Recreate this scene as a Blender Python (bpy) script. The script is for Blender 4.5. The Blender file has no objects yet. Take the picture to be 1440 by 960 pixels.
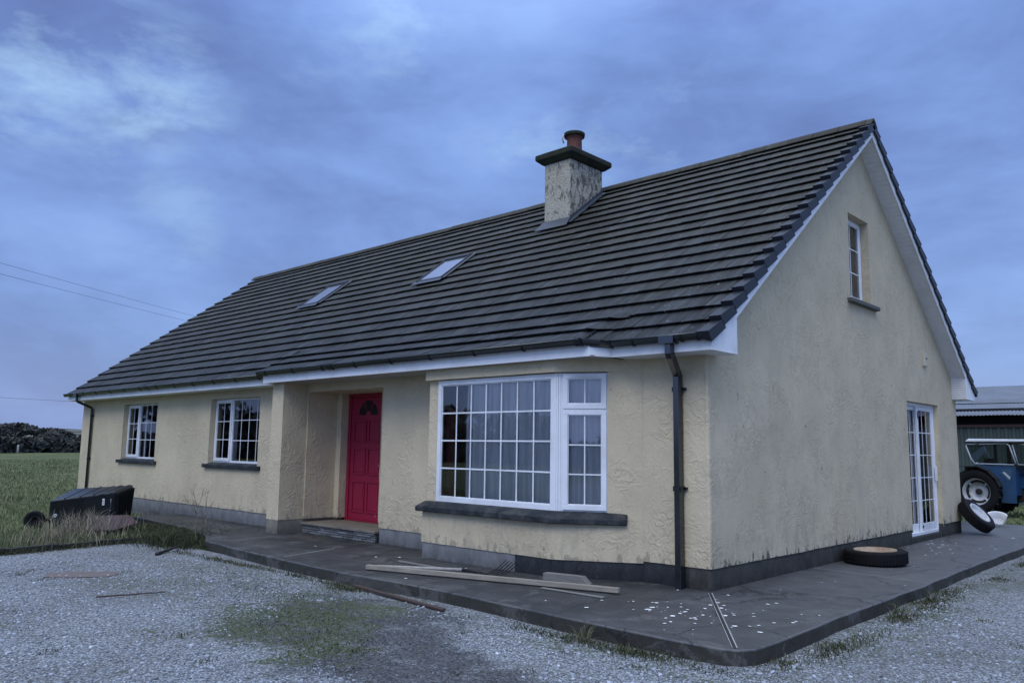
import bpy, bmesh, math, random
import numpy as np
from mathutils import Vector, Matrix, noise
from mathutils.geometry import delaunay_2d_cdt

random.seed(7)
rng = np.random.default_rng(7)
PI = math.pi
scene = bpy.context.scene
col = scene.collection

# ------------------------------------------------------------------ object helpers
def tag(o, label=None, cat=None, group=None, kind=None):
    if label: o['label'] = label
    if cat: o['category'] = cat
    if group: o['group'] = group
    if kind: o['kind'] = kind
    return o

def empty(name, loc, label, cat, rz=0.0, group=None):
    o = bpy.data.objects.new(name, None)
    o.empty_display_size = 0.3
    o.location = loc
    o.rotation_euler = (0, 0, rz)
    col.objects.link(o)
    return tag(o, label, cat, group)

def origin_of(o):
    v = Vector((0, 0, 0))
    while o is not None:
        v += Vector(o.location)
        o = o.parent
    return v

class MB:
    """collects faces, links them as one mesh object"""
    def __init__(self):
        self.v = []; self.f = []; self.mi = []; self.sm = []; self.tint = []
    def add(self, vs, fs, mi=0, smooth=False, tint=1.0, M=None):
        b = len(self.v)
        if M is not None: vs = [M @ Vector(p) for p in vs]
        self.v += [tuple(p) for p in vs]
        for f in fs:
            self.f.append(tuple(i + b for i in f)); self.mi.append(mi); self.sm.append(smooth); self.tint.append(tint)
        return self
    def box(self, a, b, mi=0, M=None, tint=1.0):
        x0, y0, z0 = [min(p, q) for p, q in zip(a, b)]; x1, y1, z1 = [max(p, q) for p, q in zip(a, b)]
        vs = [(x0,y0,z0),(x1,y0,z0),(x1,y1,z0),(x0,y1,z0),(x0,y0,z1),(x1,y0,z1),(x1,y1,z1),(x0,y1,z1)]
        fs = [(0,3,2,1),(4,5,6,7),(0,1,5,4),(1,2,6,5),(2,3,7,6),(3,0,4,7)]
        return self.add(vs, fs, mi, False, tint, M)
    def hexa(self, p, mi=0, tint=1.0):
        return self.add(p, [(0,3,2,1),(4,5,6,7),(0,1,5,4),(1,2,6,5),(2,3,7,6),(3,0,4,7)], mi, False, tint)
    def prism(self, pts, e0, e1, mi=0, M=None, tint=1.0, smooth=False):
        """pts: list of 3-D points of a planar outline; extruded from +e0 to +e1"""
        n = len(pts); e0 = Vector(e0); e1 = Vector(e1)
        vs = [Vector(p) + e0 for p in pts] + [Vector(p) + e1 for p in pts]
        self.add(vs, [tuple(range(n-1, -1, -1)), tuple(range(n, 2*n))], mi, False, tint, M)
        b = len(self.v) - 2*n
        for i in range(n):
            j = (i+1) % n
            self.f.append((b+i, b+j, b+n+j, b+n+i)); self.mi.append(mi); self.sm.append(smooth); self.tint.append(tint)
        return self
    def tube(self, path, r, n=10, mi=0, caps=True, prof=None, up=None, tint=1.0, M=None):
        path = [Vector(p) for p in path]
        rs = r if isinstance(r, (list, tuple)) else [r]*len(path)
        vs = []; fs = []; prev = None
        for i, p in enumerate(path):
            t = (path[min(i+1, len(path)-1)] - path[max(i-1, 0)]).normalized()
            if up is not None: a = Vector(up)
            else: a = prev if prev is not None else (Vector((0,0,1)) if abs(t.z) < .9 else Vector((1,0,0)))
            u = (a - t*a.dot(t)).normalized(); w = t.cross(u); prev = u
            if prof is None: ring = [(math.cos(2*PI*k/n), math.sin(2*PI*k/n)) for k in range(n)]
            else: ring = prof
            for (c, s) in ring: vs.append(p + u*c*rs[i] + w*s*rs[i])
        m = n if prof is None else len(prof)
        for i in range(len(path)-1):
            for k in range(m):
                l = (k+1) % m
                fs.append((i*m+k, i*m+l, (i+1)*m+l, (i+1)*m+k))
        if caps:
            fs.append(tuple(range(m-1, -1, -1))); fs.append(tuple((len(path)-1)*m + k for k in range(m)))
        return self.add(vs, fs, mi, prof is None, tint, M)
    def lathe(self, prof, n=32, mi=0, M=None, close=False, tint=1.0):
        """prof: (radius, height) about local z"""
        vs = []; fs = []
        for (r, z) in prof:
            for k in range(n): vs.append((r*math.cos(2*PI*k/n), r*math.sin(2*PI*k/n), z))
        m = len(prof)
        for i in range(m if close else m-1):
            j = (i+1) % m
            for k in range(n):
                l = (k+1) % n
                fs.append((i*n+k, i*n+l, j*n+l, j*n+k))
        return self.add(vs, fs, mi, True, tint, M)
    def cut(self):
        if not self.f: return self
        self.cuts = getattr(self, 'cuts', []) + [(len(self.v), len(self.f))]
        return self
    def build_each(self, name, mats, parent=None, **kw):
        """one object per piece marked with cut()"""
        cuts = getattr(self, 'cuts', [])
        if not cuts or cuts[-1][1] < len(self.f): cuts = cuts + [(len(self.v), len(self.f))]
        v0 = f0 = 0; out = []
        for v1, f1 in cuts:
            q = MB(); q.v = self.v[v0:v1]; q.f = [tuple(i-v0 for i in f) for f in self.f[f0:f1]]
            q.mi = self.mi[f0:f1]; q.sm = self.sm[f0:f1]; q.tint = self.tint[f0:f1]
            if q.f: out.append(q.build(name, mats, parent, **kw))
            v0, f0 = v1, f1
        return out
    def build(self, name, mats, parent=None, loc=None, bevel=0, segs=2, kind=None, autosmooth=False):
        if not isinstance(mats, (list, tuple)): mats = [mats]
        o0 = origin_of(parent) if parent is not None else Vector(loc or (0,0,0))
        me = bpy.data.meshes.new(name)
        me.from_pydata([(p[0]-o0.x, p[1]-o0.y, p[2]-o0.z) for p in self.v], [], self.f)
        for m in mats: me.materials.append(m)
        me.polygons.foreach_set('material_index', self.mi)
        me.polygons.foreach_set('use_smooth', self.sm)
        at = me.attributes.new('tint', 'FLOAT', 'FACE')
        at.data.foreach_set('value', [float(t) for t in self.tint])
        me.update()
        o = bpy.data.objects.new(name, me)
        col.objects.link(o)
        if parent is not None: o.parent = parent
        else: o.location = o0
        if bevel:
            b = o.modifiers.new('bevel', 'BEVEL'); b.width = bevel; b.segments = segs; b.limit_method = 'ANGLE'; b.angle_limit = math.radians(40)
        if kind: o['kind'] = kind
        return o

def npmesh(name, V, F, mats, loc=(0,0,0), tint=None, parent=None, smooth=False, mi=None):
    """V (n,3), F (m,3 or 4) numpy arrays"""
    me = bpy.data.meshes.new(name)
    k = F.shape[1]
    me.vertices.add(len(V)); me.vertices.foreach_set('co', (V - np.array(loc)).astype(np.float32).ravel())
    me.loops.add(F.size); me.loops.foreach_set('vertex_index', F.astype(np.int32).ravel())
    me.polygons.add(len(F)); me.polygons.foreach_set('loop_start', np.arange(0, F.size, k, dtype=np.int32))
    if smooth: me.polygons.foreach_set('use_smooth', np.ones(len(F), bool))
    if mi is not None: me.polygons.foreach_set('material_index', mi.astype(np.int32))
    if not isinstance(mats, (list, tuple)): mats = [mats]
    for m in mats: me.materials.append(m)
    if tint is not None:
        at = me.attributes.new('tint', 'FLOAT', 'FACE'); at.data.foreach_set('value', tint.astype(np.float32))
    me.update(calc_edges=True); me.validate()
    o = bpy.data.objects.new(name, me); o.location = loc
    col.objects.link(o)
    if parent is not None: o.parent = parent
    return o

# ------------------------------------------------------------------ material helpers
class NT:
    def __init__(self, name):
        self.m = bpy.data.materials.new(name); self.m.use_nodes = True
        self.t = self.m.node_tree; self.t.nodes.clear()
        self.out = self.t.nodes.new('ShaderNodeOutputMaterial')
        self.tc = None
    def n(self, typ, ins=None, **props):
        nd = self.t.nodes.new('ShaderNode' + typ)
        for k, v in props.items(): setattr(nd, k, v)
        if ins:
            for k, v in ins.items(): self.set(nd.inputs[k], v)
        return nd
    def set(self, sock, v):
        if hasattr(v, 'is_output'): self.t.links.new(v, sock)
        elif hasattr(v, 'outputs'): self.t.links.new(v.outputs[0], sock)
        else:
            if isinstance(v, tuple) and len(v) == 3 and sock.type == 'RGBA': v = (*v, 1)
            sock.default_value = v
    def obj(self):
        if self.tc is None: self.tc = self.n('TexCoord')
        return self.tc.outputs['Object']
    def pos(self):
        return self.n('NewGeometry').outputs['Position']
    def scale(self, vec, s):
        return self.n('VectorMath', {0: vec, 1: s if isinstance(s, tuple) else (s, s, s)}, operation='MULTIPLY').outputs[0]
    def noise(self, vec, scale=5, detail=4, rough=.55, dist=0, out='Fac'):
        return self.n('TexNoise', {'Vector': vec, 'Scale': scale, 'Detail': detail, 'Roughness': rough, 'Distortion': dist}).outputs[out]
    def ramp(self, fac, stops, interp='LINEAR'):
        r = self.n('ValToRGB', {'Fac': fac}); cr = r.color_ramp; cr.interpolation = interp
        while len(cr.elements) < len(stops): cr.elements.new(.5)
        for e, (p, c) in zip(cr.elements, stops):
            e.position = p; e.color = (*c, 1) if isinstance(c, tuple) else (c, c, c, 1)
        return r.outputs[0]
    def mix(self, fac, a, b, blend='MIX'):
        nd = self.n('Mix', data_type='RGBA', blend_type=blend)
        self.set(nd.inputs[0], fac); self.set(nd.inputs[6], a); self.set(nd.inputs[7], b)
        return nd.outputs[2]
    def math(self, op, a, b=0.0, clamp=False):
        nd = self.n('Math', operation=op, use_clamp=clamp); self.set(nd.inputs[0], a); self.set(nd.inputs[1], b)
        return nd.outputs[0]
    def attr(self, name='tint'):
        return self.n('Attribute', attribute_name=name).outputs['Fac']
    def sep(self, vec):
        return self.n('SeparateXYZ', {0: vec}).outputs
    def bump(self, h, strength=.5, dist=.01, normal=None):
        ins = {'Strength': strength, 'Distance': dist, 'Height': h}
        if normal is not None: ins['Normal'] = normal
        return self.n('Bump', ins).outputs[0]
    def done(self, color, rough=.7, normal=None, metal=0.0, spec=.5, **kw):
        b = self.n('BsdfPrincipled')
        self.set(b.inputs['Base Color'], color); self.set(b.inputs['Roughness'], rough)
        self.set(b.inputs['Metallic'], metal); self.set(b.inputs['Specular IOR Level'], spec)
        if normal is not None: self.set(b.inputs['Normal'], normal)
        for k, v in kw.items(): self.set(b.inputs[k], v)
        self.t.links.new(b.outputs[0], self.out.inputs[0])
        return self.m

def simple(name, c, rough=.6, metal=0, var=.25, scale=6, bump=0.0, bscale=40, spec=.5, dirt=None, dirtamt=.5):
    m = NT(name); o = m.obj()
    n1 = m.noise(o, scale, 6, .6)
    colr = m.mix(n1, tuple(x*(1-var) for x in c), tuple(min(1, x*(1+var)) for x in c))
    if dirt:
        d = m.ramp(m.noise(o, scale*.6, 8, .7), [(.45, 0.0), (.7, dirtamt)])
        colr = m.mix(d, colr, dirt)
    nr = None
    if bump: nr = m.bump(m.noise(o, bscale, 4, .6), bump, .01)
    r = m.math('ADD', m.math('MULTIPLY', n1, .2), rough-.1)
    return m.done(colr, r, nr, metal, spec)

# ------------------------------------------------------------------ materials
def plaster(name, base, relief, gable=False):
    m = NT(name); o = m.obj(); p = m.pos(); x, y, z = m.sep(p)
    # swirled trowel strokes
    w = m.n('VectorMath', {0: o, 1: m.scale(m.noise(o, 2.6, 2, .5, out='Color'), .55)}, operation='ADD').outputs[0]
    n1 = m.noise(w, 5.2, .6, .4, 1.3)
    n2 = m.noise(m.n('VectorMath', {0: w, 1: (3.1, 1.7, 5.3)}, operation='ADD').outputs[0], 8.5, .8, .4, 1.1)
    soft = lambda n_, wd_: m.n('MapRange', {0: m.math('ABSOLUTE', m.math('SUBTRACT', n_, .5)), 1: 0.0, 2: wd_, 3: 1.0, 4: 0.0}, interpolation_type='SMOOTHSTEP').outputs[0]
    mod = m.ramp(m.noise(o, 1.9, 2, .5), [(.38, .15), (.62, 1.0)])
    ridge = m.math('MULTIPLY', m.math('ADD', soft(n1, .13), m.math('MULTIPLY', soft(n2, .12), .6)), mod)
    fine = m.noise(o, 70, 4, .65)
    lump = m.noise(o, 3.0, 3, .5)
    h = m.math('ADD', m.math('MULTIPLY', ridge, relief), m.math('ADD', m.math('MULTIPLY', fine, .34), m.math('MULTIPLY', lump, .8)))
    nr = m.bump(h, .36, .016)
    # colour: blotches, vertical rain streaks, grime, mould spots
    big = m.noise(o, .9, 5, .6)
    c = m.mix(m.ramp(big, [(.3, 0.0), (.7, 1.0)]), tuple(v*.86 for v in base), tuple(v*1.06 for v in base))
    st = m.noise(m.scale(o, (2.4, 2.4, .35)), 1.5, 8, .72, .5)
    c = m.mix(m.ramp(st, [(.50, 0.0), (.78, .34 if gable else .2)]), c, (.34, .325, .26))
    pt = m.noise(o, 2.1, 7, .7, .4)
    c = m.mix(m.ramp(pt, [(.50, 0.0), (.66, .26 if gable else .14)]), c, tuple(v*.68 for v in base))
    c = m.mix(m.ramp(m.noise(o, 95, 3, .7), [(.3, .16), (.6, 0.0)]), c, (.12, .11, .085))
    c = m.mix(m.math('MULTIPLY', ridge, .16 if gable else .05), c, (.20, .18, .12))
    low = m.n('MapRange', {0: z, 1: .25, 2: .85, 3: 1.0, 4: 0.0}, clamp=True).outputs[0]
    lowm = m.math('MULTIPLY', low, m.ramp(m.noise(m.scale(o, (3, 3, 1.0)), 2.2, 8, .75), [(.48, 0.0), (.66, .6 if gable else .38)]))
    c = m.mix(lowm, c, (.16, .145, .11))
    foot = m.n('MapRange', {0: z, 1: .25, 2: .48, 3: .16, 4: -.1}).outputs[0]
    c = m.mix(m.ramp(m.math('ADD', m.noise(m.scale(o, (1, 1, .45)), 9, 5, .65), foot), [(.66, 0.0), (.70, .85 if gable else .4)]), c, (.085, .08, .07))
    sp = m.noise(m.scale(o, (1.0, 1.0, .6)), 16, 4, .6, .6)
    area = m.noise(o, .7, 3, .5)
    spots = m.math('MULTIPLY', m.ramp(sp, [(.66, 0.0), (.71, 1.0)]), m.ramp(area, [(.42, 0.0), (.58, .9)]))
    c = m.mix(m.math('MULTIPLY', spots, 1.0 if gable else .45), c, (.07, .065, .055))
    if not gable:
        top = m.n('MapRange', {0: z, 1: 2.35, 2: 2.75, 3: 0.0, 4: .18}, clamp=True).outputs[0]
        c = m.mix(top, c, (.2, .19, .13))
    else:
        c = m.mix(m.n('MapRange', {0: z, 1: 2.5, 2: 6.8, 3: 0.0, 4: .35}, clamp=True).outputs[0], c, (.45, .40, .28))
    return m.done(c, .85, nr, 0, .25)

CREAM = (.64, .54, .36)
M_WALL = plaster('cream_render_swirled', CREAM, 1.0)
M_GABLE = plaster('cream_render_gable', (.60, .51, .345), .5, True)

def chimney_render():
    m = NT('chimney_render'); o = m.obj()
    n1 = m.noise(o, 8, 3, .5, 1.5)
    rid = m.n('MapRange', {0: m.math('ABSOLUTE', m.math('SUBTRACT', n1, .5)), 1: 0.0, 2: .12, 3: 1.0, 4: 0.0}).outputs[0]
    px = m.sep(m.n('NewGeometry').outputs['Normal'])
    side = m.math('MAXIMUM', px[0], 0.0)
    sp = m.noise(m.scale(o, (1.4, 1.4, .8)), 7, 5, .65, .8)
    a = m.ramp(sp, [(.55, 0.0), (.63, .7)])
    b = m.ramp(sp, [(.44, 0.0), (.58, .85)])
    c = m.mix(m.noise(o, 3, 4), (.36, .335, .27), (.50, .455, .35))
    c = m.mix(m.math('ADD', m.math('MULTIPLY', a, m.math('SUBTRACT', 1.0, side)), m.math('MULTIPLY', b, side)), c, (.075, .07, .06))
    return m.done(c, .9, m.bump(rid, .6, .015), 0, .2)
M_CHIM = chimney_render()

def plinth_mat(name, c0, c1):
    m = NT(name); o = m.obj(); z = m.sep(m.pos())[2]
    n1 = m.noise(m.scale(o, (2.2, 2.2, 1.3)), 2.2, 8, .72)
    c = m.mix(m.ramp(n1, [(.3, 0.0), (.7, 1.0)]), c0, c1)
    low = m.math('MULTIPLY', m.n('MapRange', {0: z, 1: -.05, 2: .2, 3: 1.0, 4: 0.0}, clamp=True).outputs[0], m.ramp(m.noise(o, 6, 6, .7), [(.3, .2), (.65, 1.0)]))
    c = m.mix(low, c, tuple(v*.35 for v in c0))
    sp = m.ramp(m.noise(o, 45, 3, .6), [(.68, 0.0), (.72, .5)])
    c = m.mix(sp, c, (.3, .3, .27))
    return m.done(c, .85, m.bump(m.noise(o, 25, 5, .6), .4, .01), 0, .3)
M_PL_GREY = plinth_mat('plinth_grey_concrete', (.13, .13, .125), (.25, .25, .245))
M_PL_DARK = plinth_mat('plinth_dark_paint', (.014, .016, .02), (.05, .053, .056))
M_PL_GABLE = plinth_mat('plinth_gable_concrete', (.032, .031, .027), (.085, .08, .068))
M_PL_STONE = plinth_mat('plinth_pillar', (.16, .15, .12), (.28, .26, .20))

def tile_mat(name, base=(.027, .0305, .0335), moss=1.0):
    m = NT(name); o = m.obj(); p = m.pos(); z = m.sep(p)[2]
    t = m.attr()
    streak = m.noise(m.scale(o, (8, .9, .9)), 2.0, 6, .7)
    c = m.mix(m.ramp(streak, [(.38, 0.0), (.62, 1.0)]), tuple(v*.35 for v in base), tuple(v*2.0 for v in base))
    up = m.n('MapRange', {0: z, 1: 3.1, 2: 5.6, 3: .12, 4: 1.0}, clamp=True).outputs[0]
    mossn = m.math('MULTIPLY', m.ramp(m.noise(o, 1.3, 6, .65), [(.3, .35), (.65, .95)]), m.ramp(m.noise(m.scale(o, (5, .8, .8)), 3.0, 6, .7), [(.35, .35), (.62, 1.0)]))
    c = m.mix(m.math('MULTIPLY', m.math('MULTIPLY', mossn, up), moss), c, (.064, .058, .039))
    gre = m.ramp(m.noise(m.scale(o, (.6, .6, .6)), 1.4, 5, .6), [(.58, 0.0), (.72, .35*moss)])
    c = m.mix(gre, c, (.04, .046, .022))
    lich = m.math('MULTIPLY', m.ramp(m.noise(o, 22, 2, .5), [(.715, 0.0), (.735, 1.0)]), m.ramp(m.noise(o, 2.1, 3), [(.42, 0.0), (.55, .9)]))
    c = m.mix(lich, c, (.42, .43, .40))
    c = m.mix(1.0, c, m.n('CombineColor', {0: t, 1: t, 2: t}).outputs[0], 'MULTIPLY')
    nr = m.bump(m.math('ADD', m.noise(o, 60, 4, .65), m.math('MULTIPLY', streak, .8)), .35, .006)
    return m.done(c, m.math('ADD', m.math('MULTIPLY', streak, .3), .5), nr, 0, .2)
M_TILE = tile_mat('concrete_roof_tile')
M_RIDGE = tile_mat('ridge_tile', (.026, .026, .022))
M_VERGE = simple('verge_tile', (.017, .021, .027), .45, spec=.4, var=.35, scale=3, bump=.15, bscale=60)

M_WHITE = simple('white_upvc', (.78, .79, .80), .35, var=.07, scale=2.5, dirt=(.40, .40, .35), dirtamt=.45)
M_SOFFIT = simple('soffit_board', (.74, .74, .73), .5, var=.08, scale=2, dirt=(.3, .3, .27), dirtamt=.3)
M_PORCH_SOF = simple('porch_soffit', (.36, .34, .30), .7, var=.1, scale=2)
M_BLACK = simple('black_pvc', (.008, .010, .013), .2, var=.3, scale=5, spec=.45)
M_GUTTER = simple('gutter_pvc', (.008, .010, .013), .16, var=.3, scale=5, spec=1.0)
M_SILL = simple('dark_painted_sill', (.017, .021, .024), .55, spec=.3, var=.4, scale=8, bump=.3, bscale=25, dirt=(.20, .19, .16), dirtamt=.35)
M_SILLRAW = simple('weathered_sill', (.10, .095, .085), .85, var=.4, scale=8, bump=.3, bscale=25)
M_CAP = simple('chimney_cap', (.024, .027, .021), .85, spec=.2, var=.5, scale=5, bump=.5, bscale=18, dirt=(.05, .06, .03), dirtamt=.7)
M_POT = simple('terracotta', (.15, .052, .036), .75, var=.3, scale=6, dirt=(.05, .03, .025), dirtamt=.7)
M_LEAD = simple('lead_flashing', (.042, .052, .068), .45, var=.3, scale=4, dirt=(.06, .07, .05), dirtamt=.6)
M_RUBBER = simple('rubber', (.007, .007, .008), .75, var=.4, scale=8, bump=.3, bscale=30, spec=.22)
M_STEEL = simple('painted_rim', (.50, .52, .54), .45, var=.2, scale=8, dirt=(.16, .11, .08), dirtamt=.5)
M_RUST = simple('rusty_iron', (.055, .033, .025), .85, var=.5, scale=9, bump=.4, bscale=40)
M_RUSTDISC = simple('rust_stained_disc', (.42, .33, .24), .8, var=.3, scale=5, dirt=(.16, .07, .03), dirtamt=.9)
M_IRON = simple('dark_iron', (.016, .014, .014), .6, var=.4, scale=12)
M_BINBLACK = simple('black_bin_plastic', (.008, .009, .011), .33, var=.4, scale=4, spec=.45, dirt=(.04, .045, .04), dirtamt=.4)
M_MAROON = simple('maroon_lid', (.055, .026, .030), .75, var=.35, scale=5, dirt=(.05, .05, .04), dirtamt=.5, bump=.2)
M_BLUE = simple('tractor_blue', (.016, .060, .135), .45, var=.25, scale=4, dirt=(.03, .035, .035), dirtamt=.5)
M_CABFRAME = simple('cab_frame_grey', (.40, .43, .46), .5, var=.2, scale=6, dirt=(.12, .1, .08), dirtamt=.4)
M_CABROOF = simple('cab_roof_white', (.62, .64, .66), .5, var=.15, scale=4, dirt=(.2, .2, .18), dirtamt=.4)
M_DARKGREEN = simple('green_sheeting', (.060, .082, .072), .6, var=.25, scale=2.2, dirt=(.04, .045, .035), dirtamt=.5)
M_ROOFSHEET = simple('grey_roof_sheet', (.17, .19, .22), .75, spec=.1, var=.2, scale=1.6, dirt=(.12, .11, .1), dirtamt=.5)
M_SHEDDARK = simple('shed_dark', (.012, .011, .011), .9)
M_RUSTRED = simple('shed_rail', (.10, .05, .045), .8, var=.3)
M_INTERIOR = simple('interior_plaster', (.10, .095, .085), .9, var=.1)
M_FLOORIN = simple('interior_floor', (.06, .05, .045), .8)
M_FLAKE = simple('white_flake', (.80, .81, .78), .8, var=.2, scale=20)
M_CARD = simple('white_sticker', (.72, .72, .72), .6, var=.05)
M_RED = simple('red_mark', (.4, .04, .04), .6)
M_SENSOR = simple('cream_plastic', (.50, .46, .36), .5, var=.1)
M_POST = simple('weathered_post', (.34, .33, .30), .85, var=.2)
M_BRASS = simple('worn_lock', (.55, .52, .47), .4, metal=.6)

def curtain_mat(name, c, scale=1.0):
    m = NT(name); o = m.obj()
    n1 = m.noise(m.scale(o, (6, 6, .3)), 3, 4, .6)
    return m.done(m.mix(m.ramp(n1, [(.35, 0.0), (.65, 1.0)]), tuple(v*.72 for v in c), c), .9, None, 0, .2)  # vertical colour streaks stand in for shading of the folds
M_NET = curtain_mat('grey_net_curtain', (.88, .87, .84))
M_DRAPE = curtain_mat('beige_drape', (.46, .42, .34))
M_REDDRAPE = curtain_mat('brown_red_curtain', (.16, .055, .04))

def door_mat():
    m = NT('crimson_door_paint'); o = m.obj()
    n1 = m.noise(m.scale(o, (4, 4, .8)), 3, 5, .6)
    c = m.mix(n1, (.235, .009, .034), (.34, .014, .050))
    sc = m.ramp(m.noise(m.scale(o, (8, 8, 2)), 5, 4, .7), [(.68, 0.0), (.74, .35)])
    c = m.mix(sc, c, (.38, .12, .15))
    return m.done(c, .45, m.bump(m.noise(m.scale(o, (14, 14, 1)), 6, 3), .12, .004), 0, .4)
M_DOOR = door_mat()

def glass_mat(name, tint=(.97, .98, .98), ior=2.0, rough=.01, painted_sheen=0.0):
    m = NT(name); o = m.obj()
    fr = m.n('Fresnel', {'IOR': ior})
    nr = m.bump(m.noise(o, 1.1, 2, .5), .05, .02)
    m.set(fr.inputs['Normal'], nr)
    tr = m.n('BsdfTransparent', {'Color': tint})
    gl = m.n('BsdfGlossy', {'Color': (.93, .95, 1.0), 'Roughness': rough, 'Normal': nr})
    mx = m.n('MixShader', {0: fr.outputs[0], 1: tr.outputs[0], 2: gl.outputs[0]})
    last = mx
    if painted_sheen: last = m.n('MixShader', {0: painted_sheen, 1: mx.outputs[0], 2: m.n('BsdfDiffuse', {'Color': (.85, .87, .88)}).outputs[0]})  # diffuse white mixed in to brighten the pane like reflected sky
    m.t.links.new(last.outputs[0], m.out.inputs[0])
    return m.m
M_GLASS = glass_mat('window_glass')
M_GLASSDK = glass_mat('tinted_cab_glass', (.55, .62, .62), 1.5)
M_ROOFGLASS = glass_mat('skylight_glass', (.35, .37, .40), 14.0, .05, .10)
M_FANGLASS = simple('dark_fan_glass', (.01, .01, .012), .12, var=.3)

def wood_mat(name, c, along):
    m = NT(name); o = m.obj()
    s = [14, 14, 14]; s[along] = .9
    g = m.noise(m.scale(o, tuple(s)), 3, 6, .65)
    c2 = m.mix(m.ramp(g, [(.3, 0.0), (.7, 1.0)]), tuple(v*.55 for v in c), c)
    c2 = m.mix(m.ramp(m.noise(o, 3.5, 5, .7), [(.5, 0.0), (.72, .6)]), c2, (.16, .155, .14))
    return m.done(c2, .85, m.bump(g, .3, .005), 0, .25)
M_WOOD = wood_mat('weathered_timber', (.36, .32, .25), 0)
M_WOODG = wood_mat('grey_timber', (.25, .235, .21), 0)
M_HANDLE = wood_mat('ash_handle', (.46, .43, .37), 0)

def patio_mat():
    m = NT('patio_concrete'); o = m.pos(); x, y, z = m.sep(o)
    n1 = m.noise(o, .8, 7, .65); n2 = m.noise(o, 3.2, 6, .65)
    c = m.mix(m.ramp(n1, [(.3, 0.0), (.7, 1.0)]), (.018, .0185, .0195), (.060, .0595, .059))
    c = m.mix(m.ramp(n2, [(.5, 0.0), (.75, .6)]), c, (.075, .072, .066))
    # gable side is lighter
    gx = m.math('MULTIPLY', m.n('MapRange', {0: x, 1: -.6, 2: .6, 3: 0.0, 4: 1.0}, clamp=True).outputs[0],
                m.n('MapRange', {0: y, 1: -1.0, 2: 3.0, 3: .35, 4: .9}, clamp=True).outputs[0])
    c = m.mix(m.math('MULTIPLY', gx, m.ramp(n2, [(.2, .45), (.7, 1.0)])), c, (.118, .119, .122))
    mos = m.math('MULTIPLY', m.ramp(m.noise(o, 1.5, 5, .6), [(.5, 0.0), (.68, .6)]),
                 m.n('MapRange', {0: y, 1: -.9, 2: -.1, 3: 0.0, 4: 1.0}, clamp=True).outputs[0])
    c = m.mix(m.math('MULTIPLY', mos, m.n('MapRange', {0: x, 1: -1.5, 2: -3.5, 3: 0.0, 4: 1.0}, clamp=True).outputs[0]), c, (.10, .085, .045))
    edge = m.n('MapRange', {0: z, 1: -.020, 2: -.012, 3: 1.0, 4: 0.0}, clamp=True).outputs[0]
    rim = m.math('MULTIPLY', m.n('MapRange', {0: z, 1: -.0165, 2: -.004, 3: 0.0, 4: 1.0}, clamp=True).outputs[0], m.n('MapRange', {0: z, 1: -.004, 2: -.0005, 3: 1.0, 4: 0.0}, clamp=True).outputs[0])
    c = m.mix(m.math('MULTIPLY', rim, m.ramp(m.noise(o, 3.5, 6, .7), [(.4, .1), (.65, .9)])), c, (.16, .155, .145))
    c = m.mix(edge, c, m.mix(m.noise(o, 7, 6, .7), (.012, .012, .010), (.06, .055, .042)))
    vc = m.n('TexVoronoi', {'Vector': m.n('VectorMath', {0: o, 1: m.scale(m.noise(o, 2.0, 4, .6, out='Color'), .5)}, operation='ADD').outputs[0], 'Scale': .62}, feature='DISTANCE_TO_EDGE').outputs['Distance']
    c = m.mix(m.ramp(vc, [(.0, .75), (.012, 0.0)]), c, (.008, .008, .008))
    dry = m.ramp(m.noise(m.scale(o, (1, 1, 1)), 1.1, 9, .75, .7), [(.55, 0.0), (.60, .55), (.63, .25)])
    c = m.mix(dry, c, (.13, .127, .12))
    fl = m.ramp(m.noise(o, 26, 3, .6), [(.72, 0.0), (.76, .35)])
    c = m.mix(fl, c, (.3, .3, .28))
    nr = m.bump(m.math('ADD', m.noise(o, 40, 6, .7), m.math('MULTIPLY', n2, 2.0)), .35, .008)
    return m.done(c, m.math('ADD', m.math('MULTIPLY', n2, .5), .35), nr, 0, .4)
M_PATIO = patio_mat()
M_JOINT = simple('pale_joint', (.30, .30, .29), .8, var=.4, scale=12)
M_JOINTDK = simple('dark_joint', (.02, .02, .02), .9, var=.3)

def ell(m, p, cx, cy, rx, ry, rot=0.0):
    """soft ellipse mask on the ground plane"""
    mp = m.n('Mapping', {'Vector': p, 'Location': (cx, cy, 0), 'Rotation': (0, 0, rot), 'Scale': (rx, ry, 1e6)}, vector_type='TEXTURE')
    l = m.n('VectorMath', {0: m.n('VectorMath', {0: mp.outputs[0], 1: (1, 1, 0)}, operation='MULTIPLY').outputs[0]}, operation='LENGTH').outputs['Value']
    return m.n('MapRange', {0: l, 1: .55, 2: 1.25, 3: 1.0, 4: 0.0}, clamp=True, interpolation_type='SMOOTHSTEP').outputs[0]

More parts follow.
